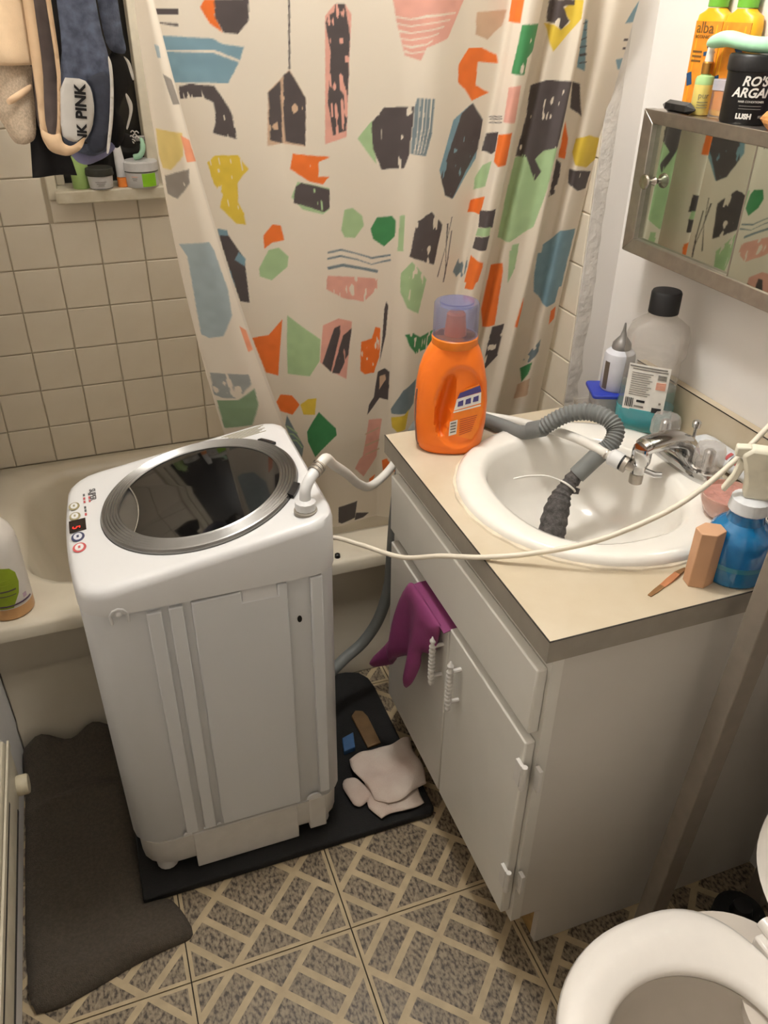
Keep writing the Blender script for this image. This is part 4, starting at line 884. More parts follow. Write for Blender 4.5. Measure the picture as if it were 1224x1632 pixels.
# white tube lying behind the faucet
wtb = thing('cream_tube', 'white cosmetic tube lying between the faucet and the backsplash', 'tube', (.546,.32,HC))
ws = []
for k, t in enumerate(np.linspace(0, 1, 10)):
    y = .405-.165*t; w = .022-.004*(t < .05); h = .020*(1-t*.15) if t > .15 else .004+.016*t/.15
    ws.append([(.546+w*math.cos(2*PI*i/20), y, HC+.0205+h*math.sin(2*PI*i/20)) for i in range(20)])
build(MB().loft(ws), 'body', 'collar_white', wtb); build(MB().tube([(.546,.240,HC+.0195),(.546,.216,HC+.0195)], .019, 20), 'cap', 'collar_white', wtb)
for y, m_ in ((.30,'red_print'),(.288,'navy_print'),(.278,'red_print')):
    build(patch(lambda x, b, c, y=y: Vector((.546-.0205*math.cos(.9+b/.02)*1.03, y+x, HC+.0205+.0195*math.sin(.9+b/.02)*1.03+c)), .007, .016, 2, 4, .0006), 'print', m_, wtb)
# pink soap dish
kc = (.418,.165,HC+.0182); cup = thing('soap_cup', 'round pink glass cup of soap on the sink rim', 'cup', kc)
build(MB().lathe([(0,0),(.028,0),(.036,.006),(.043,.026),(.0445,.040),(.0425,.040),(.040,.026),(.033,.010),(0,.008)], kc, n=36), 'cup', 'pink_cup', cup)
sm = MB(); rr_ = []; rng = random.Random(8)
for r in (.0412,.034,.025,.014,.004): rr_.append([(kc[0]+r*math.cos(2*PI*k/28), kc[1]+r*math.sin(2*PI*k/28), kc[2]+.033+(.0 if r > .04 else .004*math.sin(k*.9+r*300)*math.sin(k*.45))) for k in range(28)])
build(sm.loft([[(x,y,kc[2]+.012) for x,y,z in [(kc[0]+.033*math.cos(2*PI*k/28), kc[1]+.033*math.sin(2*PI*k/28), 0) for k in range(28)]]]+rr_), 'soap', 'pink_soap', cup, smooth=60)
# wooden hexagonal block
hb = MB().loft([[(.276+.0235*math.cos(PI*k/3+.35), .046+.0185*math.sin(PI*k/3+.35), HC+z) for k in range(6)] for z in (.0,.093)])
tag(build(hb, 'wood_block', 'wood_block', at=(.276,.046,HC), bevel=.0012), 'tan hexagonal block standing beside the blue spray bottle', 'block')
# tweezers
tw_ = thing('tweezers', 'copper tweezers lying on the worktop front corner', 'tweezers', (.232,.058,HC))
ax = Vector((.092,.038,0)).normalized(); sd_ = Vector((-ax.y, ax.x, 0)); t0 = Vector((.186,.039,HC))
def blade(l0, l1, w0, w1, z0, z1, name, m_):
    mb = MB(); r = []
    for l, w, z in ((l0,w0,z0),((l0+l1)/2,(w0+w1)/2*1.15,(z0+z1)/2),(l1,w1,z1)):
        c = t0+ax*l+Vector((0,0,z)); r.append([c+sd_*w, c-sd_*w, c-sd_*w+Vector((0,0,.0014)), c+sd_*w+Vector((0,0,.0014))])
    build(mb.loft(r), name, m_, tw_)
blade(.0,.034,.0028,.0042,.0002,.0008,'blade','bronze'); blade(.034,.074,.0042,.0044,.0008,.0040,'grip','copper'); blade(.034,.074,.0042,.0044,.0002,.0006,'grip','copper'); blade(.074,.098,.0042,.0016,.0040,.0022,'tip','bronze'); blade(.074,.098,.0042,.0016,.0006,.0004,'tip','bronze')
# spray bottle
sc2 = (.338,.049,HC); spr = thing('spray_bottle', 'blue spray bottle with cream trigger at the worktop edge', 'bottle', sc2)
build(MB().lathe([(0,0),(.043,0),(.046,.004),(.0465,.028)], sc2, n=40), 'lower_body', 'blue_liquid', spr)
build(MB().lathe([(.0465,.0282),(.0466,.036)], sc2, n=40), 'clear_band', 'blue_band', spr)
build(MB().lathe([(.0465,.0362),(.0465,.068),(.043,.080),(.034,.090),(.027,.096),(.025,.104),(.025,.112)], sc2, n=40), 'upper_body', 'blue_liquid', spr)
n = 44; build(MB().loft([[(sc2[0]+r*(1+(.02 if k % 2 else 0))*math.cos(2*PI*k/n), sc2[1]+r*(1+(.02 if k % 2 else 0))*math.sin(2*PI*k/n), HC+z) for k in range(n)] for r, z in ((.027,.1122),(.0285,.114),(.0265,.131),(.018,.135))]), 'collar', 'collar_white', spr, smooth=30)
hd = Vector((-.80,.60,0)).normalized(); hs_ = Vector((-hd.y, hd.x, 0))
def hp_(l, z): return Vector(sc2)+hd*l+Vector((0,0,z))
def slab(poly, w0, name, m_, bev=.003):
    mb = MB(); mb.loft([[hp_(l,z)+hs_*w0 for l,z in poly], [hp_(l,z)-hs_*w0 for l,z in poly]]); build(mb, name, m_, spr, bevel=bev)
slab([(-.020,.134),(.014,.134),(.016,.158),(.024,.186),(.030,.200),(.018,.212),(-.006,.212),(-.022,.195),(-.030,.165)], .012, 'head', 'trigger_cream', .005)
slab([(-.022,.196),(-.006,.213),(-.026,.200),(-.042,.165),(-.044,.138),(-.034,.136),(-.030,.165)], .013, 'head_cover', 'trigger_cream', .003)
slab([(.018,.185),(.030,.190),(.034,.165),(.044,.140),(.038,.137),(.026,.160)], .006, 'trigger', 'trigger_cream', .002)
slab([(.020,.196),(.038,.196),(.038,.210),(.018,.212)], .008, 'spray_nozzle', 'trigger_cream', .002)
# patterned tin behind it
tin_c = (.448,.062,HC); tin = thing('flower_tin', 'white tin with black flowers behind the blue spray bottle', 'tin', tin_c)
build(MB().lathe([(0,0),(.040,0),(.042,.004),(.042,.010),(.039,.012),(0,.012)], tin_c, n=32), 'base', 'bronze', tin); build(MB().lathe([(.039,.0122),(.039,.105),(.036,.110),(0,.110)], tin_c, n=32), 'body', 'label_white', tin)
for k in range(26):
    a = facing(tin_c[0],tin_c[1])-1.3+(k % 7)*.42+.2*(k//7 % 2); z = .022+(k//7)*.024; f_ = cyl_map((tin_c[0],tin_c[1],HC+z), .0391, a)
    for j in range(4): build(patch(shift(f_, .0045*math.cos(j*PI/2+k), .0045*math.sin(j*PI/2+k)), .0055, .0055, 2, 2, .0005), 'flower_petal', 'label_black', tin)
# ---------------------------------------------------------------- mirror cabinet
mcab = thing('mirror_cabinet', 'steel-framed mirror cabinet with sliding doors on the right wall', 'cabinet', (.545,.32,1.10))
cx0 = .503; cy0, cy1, cz0, cz1 = -.03, .678, 1.101, 1.353
build(MB().box(cx0+.022, XW-.001, cy0+.004, cy1-.004, cz0+.004, cz1-.001), 'case', 'steel', mcab)
fw = .027
def bar(pl): # outer and inner corner points in (y,z)
    mb = MB(); (a, b, c, d) = pl
    def P(q, x): return (x, q[0], q[1])
    mb.loft([[P(a,cx0+.024),P(b,cx0+.024),P(c,cx0+.024),P(d,cx0+.024)], [P(a,cx0+.003),P(b,cx0+.003),P(c,cx0+.006),P(d,cx0+.006)]]); build(mb, 'frame_bar', 'steel', mcab, bevel=.0015)
O_ = [(cy0,cz0),(cy1,cz0),(cy1,cz1),(cy0,cz1)]; I_ = [(cy0+fw,cz0+fw),(cy1-fw,cz0+fw),(cy1-fw,cz1-fw+.004),(cy0+fw,cz1-fw+.004)]
for k in range(4): bar([O_[k], O_[(k+1) % 4], I_[(k+1) % 4], I_[k]])
pane1 = build(MB().box(cx0+.017, cx0+.020, .375, cy1-fw, cz0+fw, cz1-fw+.004), 'mirror_pane', 'mirror', mcab, smooth=0)
pane2 = build(MB().box(cx0+.009, cx0+.012, cy0+fw, .384, cz0+fw, cz1-fw+.004), 'mirror_pane', 'mirror', mcab, smooth=0)
build(MB().box(cx0+.0085, cx0+.0125,   .3835, .3865, cz0+fw, cz1-fw+.004), 'pane_edge', 'steel', pane2)
RX = Matrix.Rotation(-PI/2, 3, 'Y')
for yk, pn, xk in ((.632,pane1,cx0+.017),(.03,pane2,cx0+.009)):
    build(MB().lathe([(0,0),(.008,0),(.006,.003),(.004,.008),(.005,.012),(.012,.017),(.0135,.021),(.012,.024),(0,.025)], (xk, yk, 1.235), n=24, R=RX), 'knob', 'knob_steel', pn)
# things on the cabinet
CT = 1.3532
def lotion(c, a, txt, label):
    t = thing('lotion_bottle', label, 'bottle', (c[0],c[1],CT), 'yellow bottles on the mirror cabinet')
    s = lambda z, wx, wy, p=3: sect(c, a, wx, wy, CT+z, p, 40, 0)
    build(MB().loft([s(0,.031,.0140), s(.004,.034,.0165), s(.132,.034,.0165), s(.146,.031,.0155), s(.152,.020,.0150,2.2), s(.156,.0155,.0150,2)]), 'body', 'yellow_plastic', t, smooth=50)
    build(MB().lathe([(.0155,.157),(.0165,.158),(.0158,.196),(.0135,.199),(0,.199)], (c[0],c[1],CT), n=30), 'cap', 'green_cap', t)
    ca_, sa_ = math.cos(a), math.sin(a)
    f_ = lambda x, y, h: Vector((c[0]-sa_*x+ca_*(.0158+h-abs(x)**1.6*1.1), c[1]+ca_*x+sa_*(.0158+h-abs(x)**1.6*1.1), CT+y))
    lb = build(patch(lambda x, y, h: f_(x, y+.073, h), .056, .128, 8, 3, .0016), 'label', 'label_amber', t)
    if txt:
        text('alba', .024, lambda x, y, z: f_(x-.004, y+.127, .0022+z), 'brand_print', 'print_brown', lb)
        text('BOTANICA', .0075, lambda x, y, z: f_(x-.004, y+.114, .0022+z), 'brand_print', 'print_brown', lb)
        for k in range(3): build(patch(lambda x, y, h, k=k: f_(x-.012, y+.092-k*.007, h), .022, .003, 2, 1, .0022), 'label_line', 'print_brown', lb)
    for x, y, w, h, r in ((.016,.096,.010,.016,.6),(.022,.106,.005,.010,-.4),(.008,.090,.010,.006,.2),(-.020,.050,.012,.020,.3)):
        build(patch(lambda a_, b_, h_, x=x, y=y, r=r: f_(x+a_*math.cos(r)-b_*math.sin(r), y+a_*math.sin(r)+b_*math.cos(r), h_), w, h, 2, 2, .0022), 'flower_print', 'print_blue', lb)
    return t
lotion((.5715,.612), PI+.18, True, 'yellow lotion bottle lettered alba with a light green cap'); lotion((.5715,.541), PI+.12, False, 'yellow green-capped bottle on the cabinet, right behind the black jar')
vc = (.5415,.572,CT); ser = thing('dropper_bottle', 'small pale green dropper bottle behind the black crystal', 'bottle', vc)
build(MB().lathe([(0,0),(.0148,0),(.0158,.002),(.0158,.046)], vc, n=28), 'body', 'serum_cream', ser); build(MB().lathe([(.0158,.0462),(.0158,.053),(.014,.058),(.009,.060),(.008,.062)], vc, n=28), 'shoulder', 'serum_green', ser)
build(MB().lathe([(0,.062),(.0095,.062),(.0095,.078),(.008,.080),(0,.080)], vc, n=24), 'collar', 'gold', ser); build(MB().lathe([(0,.080),(.007,.080),(.0062,.092),(.0055,.100),(.003,.1035),(0,.104)], vc, n=18), 'bulb', 'bulb_white', ser)
text('pur', .013, cyl_map((vc[0],vc[1],CT+.030), .0161, facing(vc[0],vc[1])+.15), 'brand_print', 'gold_print', ser)
for k in range(3): build(patch(cyl_map((vc[0],vc[1],CT+.020-k*.004), .0161, facing(vc[0],vc[1])+.15), .018, .0015, 4, 1), 'label_line', 'gold_print', ser)
kx, kz = .5152, CT+.0096; mb = MB(); rr_ = [[(kx+r*math.cos(PI*k/3+.5), y, kz+r*math.sin(PI*k/3+.5)*.94) for k in range(6)] for y, r in ((.638,.0012),(.622,.0102),(.566,.0102),(.550,.0012))]
tag(build(mb.loft(rr_), 'crystal', 'crystal_black', at=(kx,.594,CT), smooth=0), 'black double-pointed crystal lying on the mirror cabinet', 'crystal')
tbx = thing('clear_jar', 'small clear empty jar left of the black jar', 'jar', (.540,.522,CT))
build(rbox((.540,.522), .0135, .012, .003, CT, CT+.040, .3), 'body', 'clear_plastic', tbx, bevel=.001); build(rbox((.540,.522), .014, .0125, .003, CT+.041, CT+.058, .3), 'lid', 'frosted_box', tbx, bevel=.001)
jc = (.546,.464,CT); jar = thing('conditioner_jar', "black conditioner jar with white lettering RO'S ARGAN", 'jar', jc)
build(MB().lathe([(0,0),(.0375,0),(.0395,.003),(.0405,.072),(.0415,.074)], jc, n=44), 'body', 'jar_black', jar); build(MB().lathe([(.0425,.0745),(.0430,.078),(.0430,.094),(.041,.097),(0,.097)], jc, n=44), 'lid', 'jar_black', jar)
ja = facing(jc[0],jc[1])+.10
text("RO'S", .0185, cyl_map((jc[0],jc[1],CT+.061), .0406, ja), 'lettering', 'label_white', jar, shear=.25, offset=.0005); text('ARGAN', .0185, cyl_map((jc[0],jc[1],CT+.045), .0404, ja), 'lettering', 'label_white', jar, shear=.25, offset=.0005)
text('HAIR CONDITIONER', .0042, cyl_map((jc[0],jc[1],CT+.033), .0403, ja), 'lettering', 'label_white', jar)
for k in range(2): build(patch(cyl_map((jc[0],jc[1],CT+.027-k*.004), .0402, ja), .034, .0010, 5, 1), 'fine_print', 'label_grey', jar)
text('LUSH', .0100, cyl_map((jc[0],jc[1],CT+.012), .0398, ja-.18), 'lettering', 'label_white', jar, offset=.0006); build(patch(cyl_map((jc[0],jc[1],CT+.012), .0398, ja+.5), .010, .004, 3, 1), 'fine_print', 'label_grey', jar)
mp_ = smooth_path([(.530,.568,CT+.106),(.530,.553,CT+.110),(.533,.523,CT+.115),(.538,.480,CT+.110),(.542,.440,CT+.110),(.545,.385,CT+.114)], 6); mb = MB(); rr_ = []
for i, p in enumerate(mp_):
    t = i/(len(mp_)-1); w = .004+.012*math.sin(min(1.,t*2.6)*PI*.5) if t < .5 else .016-.006*(t-.5); h = .0035+.0085*math.sin(min(1.,t*2.2)*PI*.62)
    rr_.append([p+Vector((w*math.cos(2*PI*k/14), 0, h*math.sin(2*PI*k/14)-.0)) for k in range(14)])
tag(build(mb.loft(rr_), 'hair_clip', 'mint', at=(.54,.48,CT+.097), smooth=60), 'mint green hair clip lying on top of the black jar', 'hair clip')
rk = MB(); rng = random.Random(5); rr_ = []
for k in range(7):
    t = k/6; r = .020*math.sin(PI*(.08+.84*t)); rr_.append([(.520+r*math.cos(2*PI*i/9)*(.85+.3*rng.random()), .372+r*math.sin(2*PI*i/9)*(.85+.3*rng.random()), CT+.030*t) for i in range(9)])
tag(build(rk.loft(rr_), 'salt_rock', 'rock_orange', at=(.52,.372,CT), smooth=20), 'rough orange rock at the cabinet edge right of the jar', 'rock')
lil = thing('lilac_jar', 'lilac glass jar right of the black jar', 'jar', (.563,.385,CT)); build(MB().lathe([(0,0),(.020,0),(.024,.02),(.022,.05),(.012,.062),(0,.062)], (.563,.385,CT), n=24), 'body', 'lilac', lil); build(MB().lathe([(.013,.0625),(.013,.078),(0,.079)], (.563,.385,CT), n=20), 'cap', 'bulb_white', lil)
# ---------------------------------------------------------------- storage rack over the toilet
rack = thing('storage_rack', 'grey leaning over-toilet rack with square posts beside the vanity', 'rack', (.40,-.35,0))
def post(xb, xt, yc, name='post', w=.017):
    mb = MB(); mb.loft([[(x+a*w, yc+b*w, z) for a, b in ((-1,-1),(1,-1),(1,1),(-1,1))] for x, z in ((xb,0),(xt,1.75))]); build(mb, name, 'post_grey', rack, bevel=.002)
post(.264,.352,-.058); post(.264,.352,-.66); post(.545,.570,-.058); post(.545,.570,-.66)
for z, n_ in ((.835,'side_rail'),(1.45,'side_rail')):
    xa = .264+.088*z/1.75+.018; xb_ = .545+.025*z/1.75-.018
    for yc in (-.058,-.66): build(MB().box(xa, xb_, yc-.009, yc+.009, z-.012, z+.012), n_, 'post_grey', rack)
for z in (1.47,1.70): build(MB().box(.32, .570, -.64, -.078, z-.008, z+.008), 'shelf', 'post_grey', rack)
# ---------------------------------------------------------------- toilet
toi = thing('toilet', 'white toilet with its seat down and lid raised', 'toilet', (.10,-.37,0)); tcy = -.372; SZ = .385
def egg(xf, xb, hw, z, n=64, fl=.6, cyy=tcy):
    out = []
    for i in range(n):
        a = 2*PI*i/n; c, s = math.cos(a), math.sin(a); cx = xb-(xb-xf)*.46
        x = cx+(xb-cx)*math.copysign(abs(c)**(fl if c > 0 else 1.), c) if c > 0 else cx+(cx-xf)*c
        out.append((x, cyy+hw*math.copysign(abs(s)**(.86 if c > 0 else 1.), s), z))
    return out
def egg_in(z, k=1., n=64):
    return [(.062+.122*k*math.cos(2*PI*i/n), tcy+.108*k*math.sin(2*PI*i/n), z) for i in range(n)]
bowl = MB().loft([egg(.02,.36,.11,0,fl=.5), egg(.03,.36,.105,.06,fl=.5), egg(.0,.34,.10,.16,fl=.5), egg(-.05,.30,.13,.26,fl=.55), egg(-.10,.30,.172,.345), egg(-.108,.30,.180,SZ-.028), egg(-.106,.30,.178,SZ-.022), egg_in(SZ-.022,1.02), egg_in(SZ-.05,1.03), egg_in(SZ-.10,.95), egg_in(.22,.72), egg_in(.16,.42), egg_in(.14,.15)], cap1=True)
build(bowl, 'bowl', 'toilet_china', toi, smooth=50)
build(MB().loft([egg_in(.2205,.73), egg_in(.2215,.72)]), 'water', 'water', toi)
seat = MB().loft([egg(-.116,.238,.186,SZ-.018), egg(-.120,.240,.190,SZ-.010), egg(-.116,.238,.187,SZ-.002), egg(-.106,.232,.178,SZ+.003), egg(-.09,.225,.166,SZ+.004), [(x,y,SZ+.002) for x,y,z in egg_in(0,1.10)], egg_in(SZ-.004,1.02), egg_in(SZ-.012,.99), egg_in(SZ-.018,1.01), egg(-.116,.238,.186,SZ-.018)], False, False)
build(seat, 'seat', 'toilet_seat', toi, smooth=60)
lid_ = MB(); ll = []
def lidp(d, k):  # the seat outline stood up and leaning back a little
    out = []
    for x, y, _ in egg(-.116,.238,.186,0):
        h = (.238-x)*k+.02*(1-k)*4; out.append((.268+d+(.238-x)*.13, tcy+(y-tcy)*k, SZ+.012+(.238-x)*1.02*k+.17*(1-k)))
    return out
lid_.loft([lidp(0,.96), lidp(-.006,.99), lidp(-.004,1.), lidp(.012,1.), lidp(.018,.96)]); build(lid_, 'lid', 'toilet_seat', toi, smooth=60)
for yy in (tcy+.085, tcy-.085):
    build(MB().tube([(.258,yy-.03,SZ+.008),(.258,yy+.03,SZ+.008)], .011, 14), 'hinge', 'toilet_seat', toi); build(MB().box(.235,.275,yy-.02,yy+.02,SZ-.022,SZ+.002), 'hinge_foot', 'toilet_seat', toi, bevel=.004)
build(MB().loft([rrect(.475,tcy,.085,.21,.03,.36,5), rrect(.475,tcy,.090,.225,.03,.45,5), rrect(.478,tcy,.095,.235,.03,.70,5)]), 'tank', 'toilet_china', toi, smooth=40)
build(MB().loft([rrect(.478,tcy,.102,.243,.03,.702,5), rrect(.478,tcy,.102,.243,.03,.722,5), rrect(.478,tcy,.095,.236,.03,.732,5)]), 'tank_lid', 'toilet_china', toi, smooth=40)
build(MB().loft([egg(.16,.42,.10,.34,fl=.4), egg(.16,.44,.12,.362,fl=.4)]), 'tank_shelf', 'toilet_china', toi)
pl_ = thing('brush_holder', 'black holder on the floor behind the toilet', 'brush holder', (.40,-.13,0)); build(MB().lathe([(0,0),(.045,0),(.048,.01),(.045,.14),(.038,.145),(0,.145)], (.40,-.13,0), n=24), 'pot', 'mat_black', pl_); build(MB().lathe([(0,.145),(.02,.145),(.016,.165),(0,.167)], (.40,-.13,0), n=16), 'brush_top', 'black_plastic', pl_)
# ---------------------------------------------------------------- on the floor
CREAM_TOP=[(-0.5874,1.5285),(-0.514,1.5295),(-0.5172,1.4627),(-0.5185,1.4125),(-0.6145,1.4136)]
CREAM_LOW=[(-0.6084,1.4212),(-0.5243,1.4184),(-0.5298,1.382),(-0.5337,1.3375),(-0.5413,1.2948),(-0.56,1.2861),(-0.5807,1.288),(-0.5935,1.3241),(-0.6206,1.3692)]
CREAM_BAND=[(-0.5787,1.3618),(-0.531,1.386),(-0.5326,1.3734),(-0.5752,1.35)]
TAN_BACK=[(-0.5063,1.5297),(-0.4514,1.5305),(-0.4913,1.3189),(-0.5209,1.2779),(-0.5371,1.3151),(-0.5251,1.4048)]
TAN_STRAP=[(-0.5014,1.5296),(-0.4917,1.5297),(-0.5067,1.4262),(-0.5219,1.3295),(-0.5121,1.3049),(-0.505,1.3087),(-0.498,1.3288),(-0.4814,1.4259),(-0.4859,1.5298),(-0.4762,1.5299),(-0.4746,1.4353),(-0.4938,1.3287),(-0.5007,1.2921),(-0.4867,1.2811),(-0.4549,1.3018),(-0.4699,1.2783),(-0.4937,1.2667),(-0.5221,1.2752),(-0.5311,1.3045),(-0.5254,1.3788)]
TAN_A=[(-0.5014,1.5296),(-0.4898,1.5298),(-0.5047,1.426),(-0.5209,1.3292),(-0.5192,1.3007),(-0.5326,1.3073),(-0.5254,1.3787)]
TAN_B=[(-0.4859,1.5298),(-0.4751,1.53),(-0.4745,1.4351),(-0.4927,1.3283),(-0.5001,1.2896),(-0.5095,1.2961),(-0.499,1.3285),(-0.4824,1.4258)]
TAN_CUP=[(-0.5305,1.3287),(-0.5275,1.3125),(-0.5124,1.3038),(-0.498,1.3074),(-0.498,1.291),(-0.4843,1.2842),(-0.4551,1.3029),(-0.4679,1.2794),(-0.4937,1.2679),(-0.522,1.2764),(-0.532,1.3005)]
NAVY=[(-0.4413,1.3907),(-0.4028,1.4058),(-0.4006,1.3662),(-0.4093,1.3258),(-0.424,1.2761),(-0.4474,1.2685),(-0.4576,1.2859),(-0.4401,1.3113),(-0.4308,1.3468),(-0.4313,1.3748)]
BLUE_MAIN=[(-0.4541,1.5303),(-0.4119,1.5309),(-0.4036,1.4718),(-0.396,1.4292),(-0.3951,1.395),(-0.4026,1.3346),(-0.4194,1.272),(-0.4338,1.2662),(-0.4499,1.2626),(-0.4787,1.2744),(-0.5,1.2879),(-0.483,1.3944),(-0.4667,1.4532)]
BLUE_SIDE=[(-0.4132,1.5309),(-0.3678,1.5315),(-0.3657,1.4714),(-0.361,1.4251),(-0.3885,1.4293),(-0.3985,1.4524)]
WAIST=[(-0.4824,1.3949),(-0.4436,1.3914),(-0.4338,1.3756),(-0.4341,1.3427),(-0.4436,1.3124),(-0.4603,1.2912),(-0.4848,1.2922),(-0.4986,1.304)]
LAV=[(-0.4916,1.2735),(-0.4646,1.2767),(-0.4141,1.2865),(-0.4048,1.2743),(-0.4283,1.2547),(-0.4611,1.2463),(-0.4798,1.2537)]
TRIM=[(-0.398,1.43),(-0.3929,1.4155),(-0.3944,1.3863),(-0.4033,1.3311),(-0.421,1.2689),(-0.4265,1.2692),(-0.4098,1.3313),(-0.3998,1.3864)]
BLACK_R=[(-0.393,1.4322),(-0.3684,1.4221),(-0.3598,1.4141),(-0.3543,1.3837),(-0.3654,1.3695),(-0.3816,1.3512),(-0.3916,1.3305),(-0.3843,1.3197),(-0.3838,1.2929),(-0.4014,1.2685),(-0.4136,1.2777),(-0.3978,1.3619)]
WHITE_EDGE=[(-0.3689,1.4247),(-0.3573,1.4147),(-0.3538,1.3865),(-0.3577,1.3825),(-0.3631,1.4127)]
WHITE_EDGE2=[(-0.3716,1.3643),(-0.363,1.3466),(-0.3654,1.3309),(-0.3788,1.3015),(-0.3819,1.3038),(-0.3695,1.3331),(-0.3744,1.3603)]
PATT=[(-0.3957,1.3136),(-0.3888,1.2994),(-0.3698,1.2878),(-0.3622,1.2765),(-0.3705,1.268),(-0.3867,1.2687),(-0.4014,1.278)]
BLACK_L=[(-0.5512,1.3036),(-0.5236,1.3058),(-0.493,1.2758),(-0.4859,1.247),(-0.4823,1.2233),(-0.5624,1.2229)]
PINK_TXT=[(-0.4591,1.3706),(-0.4701,1.3036),(-0.4599,1.3489)]
GLOVE_O=[(0.4619,0.5698),(0.4168,0.6266),(0.3697,0.6497),(0.3341,0.6434),(0.2864,0.6417),(0.3185,0.6032),(0.3189,0.5522),(0.3276,0.4907),(0.3445,0.4746),(0.3658,0.4673),(0.3626,0.43),(0.3715,0.3808),(0.3927,0.351),(0.4161,0.3398),(0.4135,0.4018),(0.4408,0.3949),(0.4747,0.3571),(0.5102,0.3067),(0.5646,0.2607),(0.5772,0.2684),(0.5422,0.3259),(0.5079,0.4319),(0.483,0.5159)]
RAG_TOP=[(-0.126,0.5183),(-0.0547,0.5304),(0.0267,0.53),(0.0271,0.4837),(0.02,0.3954),(-0.035,0.3808),(-0.0787,0.3736),(-0.103,0.3944),(-0.1163,0.44),(-0.1237,0.4794)]
RAG_LOW=[(-0.1121,0.4745),(-0.0874,0.4381),(0.0013,0.403),(-0.0054,0.3608),(-0.0595,0.3541),(-0.1095,0.3515),(-0.1198,0.3875)]
RAG_ROLL=[(-0.1375,0.4835),(-0.1204,0.4498),(-0.1236,0.4186),(-0.144,0.4012),(-0.1585,0.4186)]
WOOD=[(-0.0754,0.6554),(-0.0608,0.6701),(-0.0439,0.662),(-0.0377,0.6421),(-0.0356,0.5526),(-0.07,0.5486)]
BLUEBIT=[(-0.1205,0.5889),(-0.0892,0.5985),(-0.0995,0.5531),(-0.1331,0.5491)]
mat_o = [(-.608,.338),(.005,.338),(.015,.348),(.015,.74),(.010,.775),(-.008,.803),(-.04,.815),(-.075,.818),(-.608,.818)]
tag(build(MB().prism(mat_o, 'z', .0006, .0185), 'rubber_mat', 'mat_black', at=(-.297,.58,0), bevel=.004), 'black rubber mat with rounded corners under the washing machine', 'mat')
rug_o = [(-.827,.808),(-.827,.808),(-.609,.808),(-.609,.808),(-.6085,.60),(-.6085,.336),(-.6085,.336),(-.56,.333),(-.538,.29),(-.522,.238),(-.585,.232),(-.64,.222),(-.70,.205),(-.77,.188),(-.826,.195)]
def rugf(a, b, h):
    z = .010+h
    z += (.045+.018*math.sin(a*55+.5))*math.exp(-((b-.775)/.045)**2)+.018*math.exp(-((b-.63-.01*math.sin(a*35+1))/.018)**2)*(1 if a > -.79 else .4)
    z += .012*math.exp(-((b-.235+.22*(a+.82)*-.25)/.02)**2)*max(0,min(1,(-.53-a)/.06))+.004*math.sin(a*50+b*20)*math.sin(b*18)
    return (a, b, max(.0012, z))
rug = pillow(rug_o, lambda a,b,h: rugf(a,b,h) if h >= 0 else (a,b,.0010), .010, .014); 
tag(build(rug, 'bath_rug', 'rug_brown', at=(-.72,.45,0), smooth=70), 'dark grey-brown rumpled bath rug left of the washing machine', 'rug')
def ragz(z0, amp, ph): return lambda a, b, h: (a+.004*math.sin(b*60+ph), b+.004*math.sin(a*55+ph), z0+h+amp*math.sin(a*45+b*30+ph)*math.cos(b*38+ph)+amp*.35*math.sin(a*120-b*70))
rag = thing('floor_rag', 'crumpled off-white rag lying beside the machine base', 'rag', (-.06,.44,.0185))
build(pillow(RAG_LOW, ragz(.0275,.0022,0), .0040, .005, power=.25, rnd=0), 'lower_fold', 'rag_cloth', rag, smooth=70)
build(pillow(RAG_TOP, ragz(.0400,.0055,.6), .0035, .005, power=.25, rnd=0), 'upper_fold', 'rag_cloth', rag, smooth=70)
build(pillow([(-.155,.478),(-.118,.470),(-.108,.440),(-.112,.405),(-.140,.392),(-.160,.410)], ragz(.0270,.0015,2.), .0070, .005, power=.4), 'rolled_corner', 'rag_cloth', rag, smooth=70)
tag(build(MB().prism(WOOD, 'z', .0188, .0265), 'wood_scrap', 'board_wood', at=(-.06,.60,.0185), bevel=.002), 'brown round-ended wooden piece lying on the black mat', 'wood')
tag(build(MB().prism([(max(x,-.128),y) for x, y in BLUEBIT], 'z', .0188, .034), 'blue_sponge', 'tape_blue', at=(-.105,.575,.0185), bevel=.002), 'small blue scrap on the mat beside the machine', 'sponge')
build(MB().tube(smooth_path([(-.815,.212,.010),(-.76,.208,.012),(-.69,.224,.012),(-.62,.246,.011),(-.585,.256,.008)], 6), [.004]+[.0085]*23+[.004], 10), 'rolled_edge', 'rug_brown', bpy.data.objects['bath_rug'])
# rubber gloves over the door
gl_ = thing('rubber_glove', 'purple rubber glove draped over the left vanity door', 'glove', (-.02,.42,.35))
def glf(a, b, h):
    k = max(0., (.560-b)); x = -.013-h-.10*k-.012*math.sin(a*70)*min(1,k*6)
    return (x, a, b)
GL = [(y, min(z,.5655)) for y, z in GLOVE_O]
build(pillow(GL, glf, .011, .007), 'glove_front', 'glove_purple', gl_, smooth=70)
build(MB().loft([[(x,y,z) for y,z in ((.302,.5615+d),(.302,.5640+d),(.452,.5645+d),(.452,.5615+d))] for x, d in ((-.012,-.003),(.0,.0),(.017,.0))]), 'cuff_fold', 'glove_purple', gl_, bevel=.001)
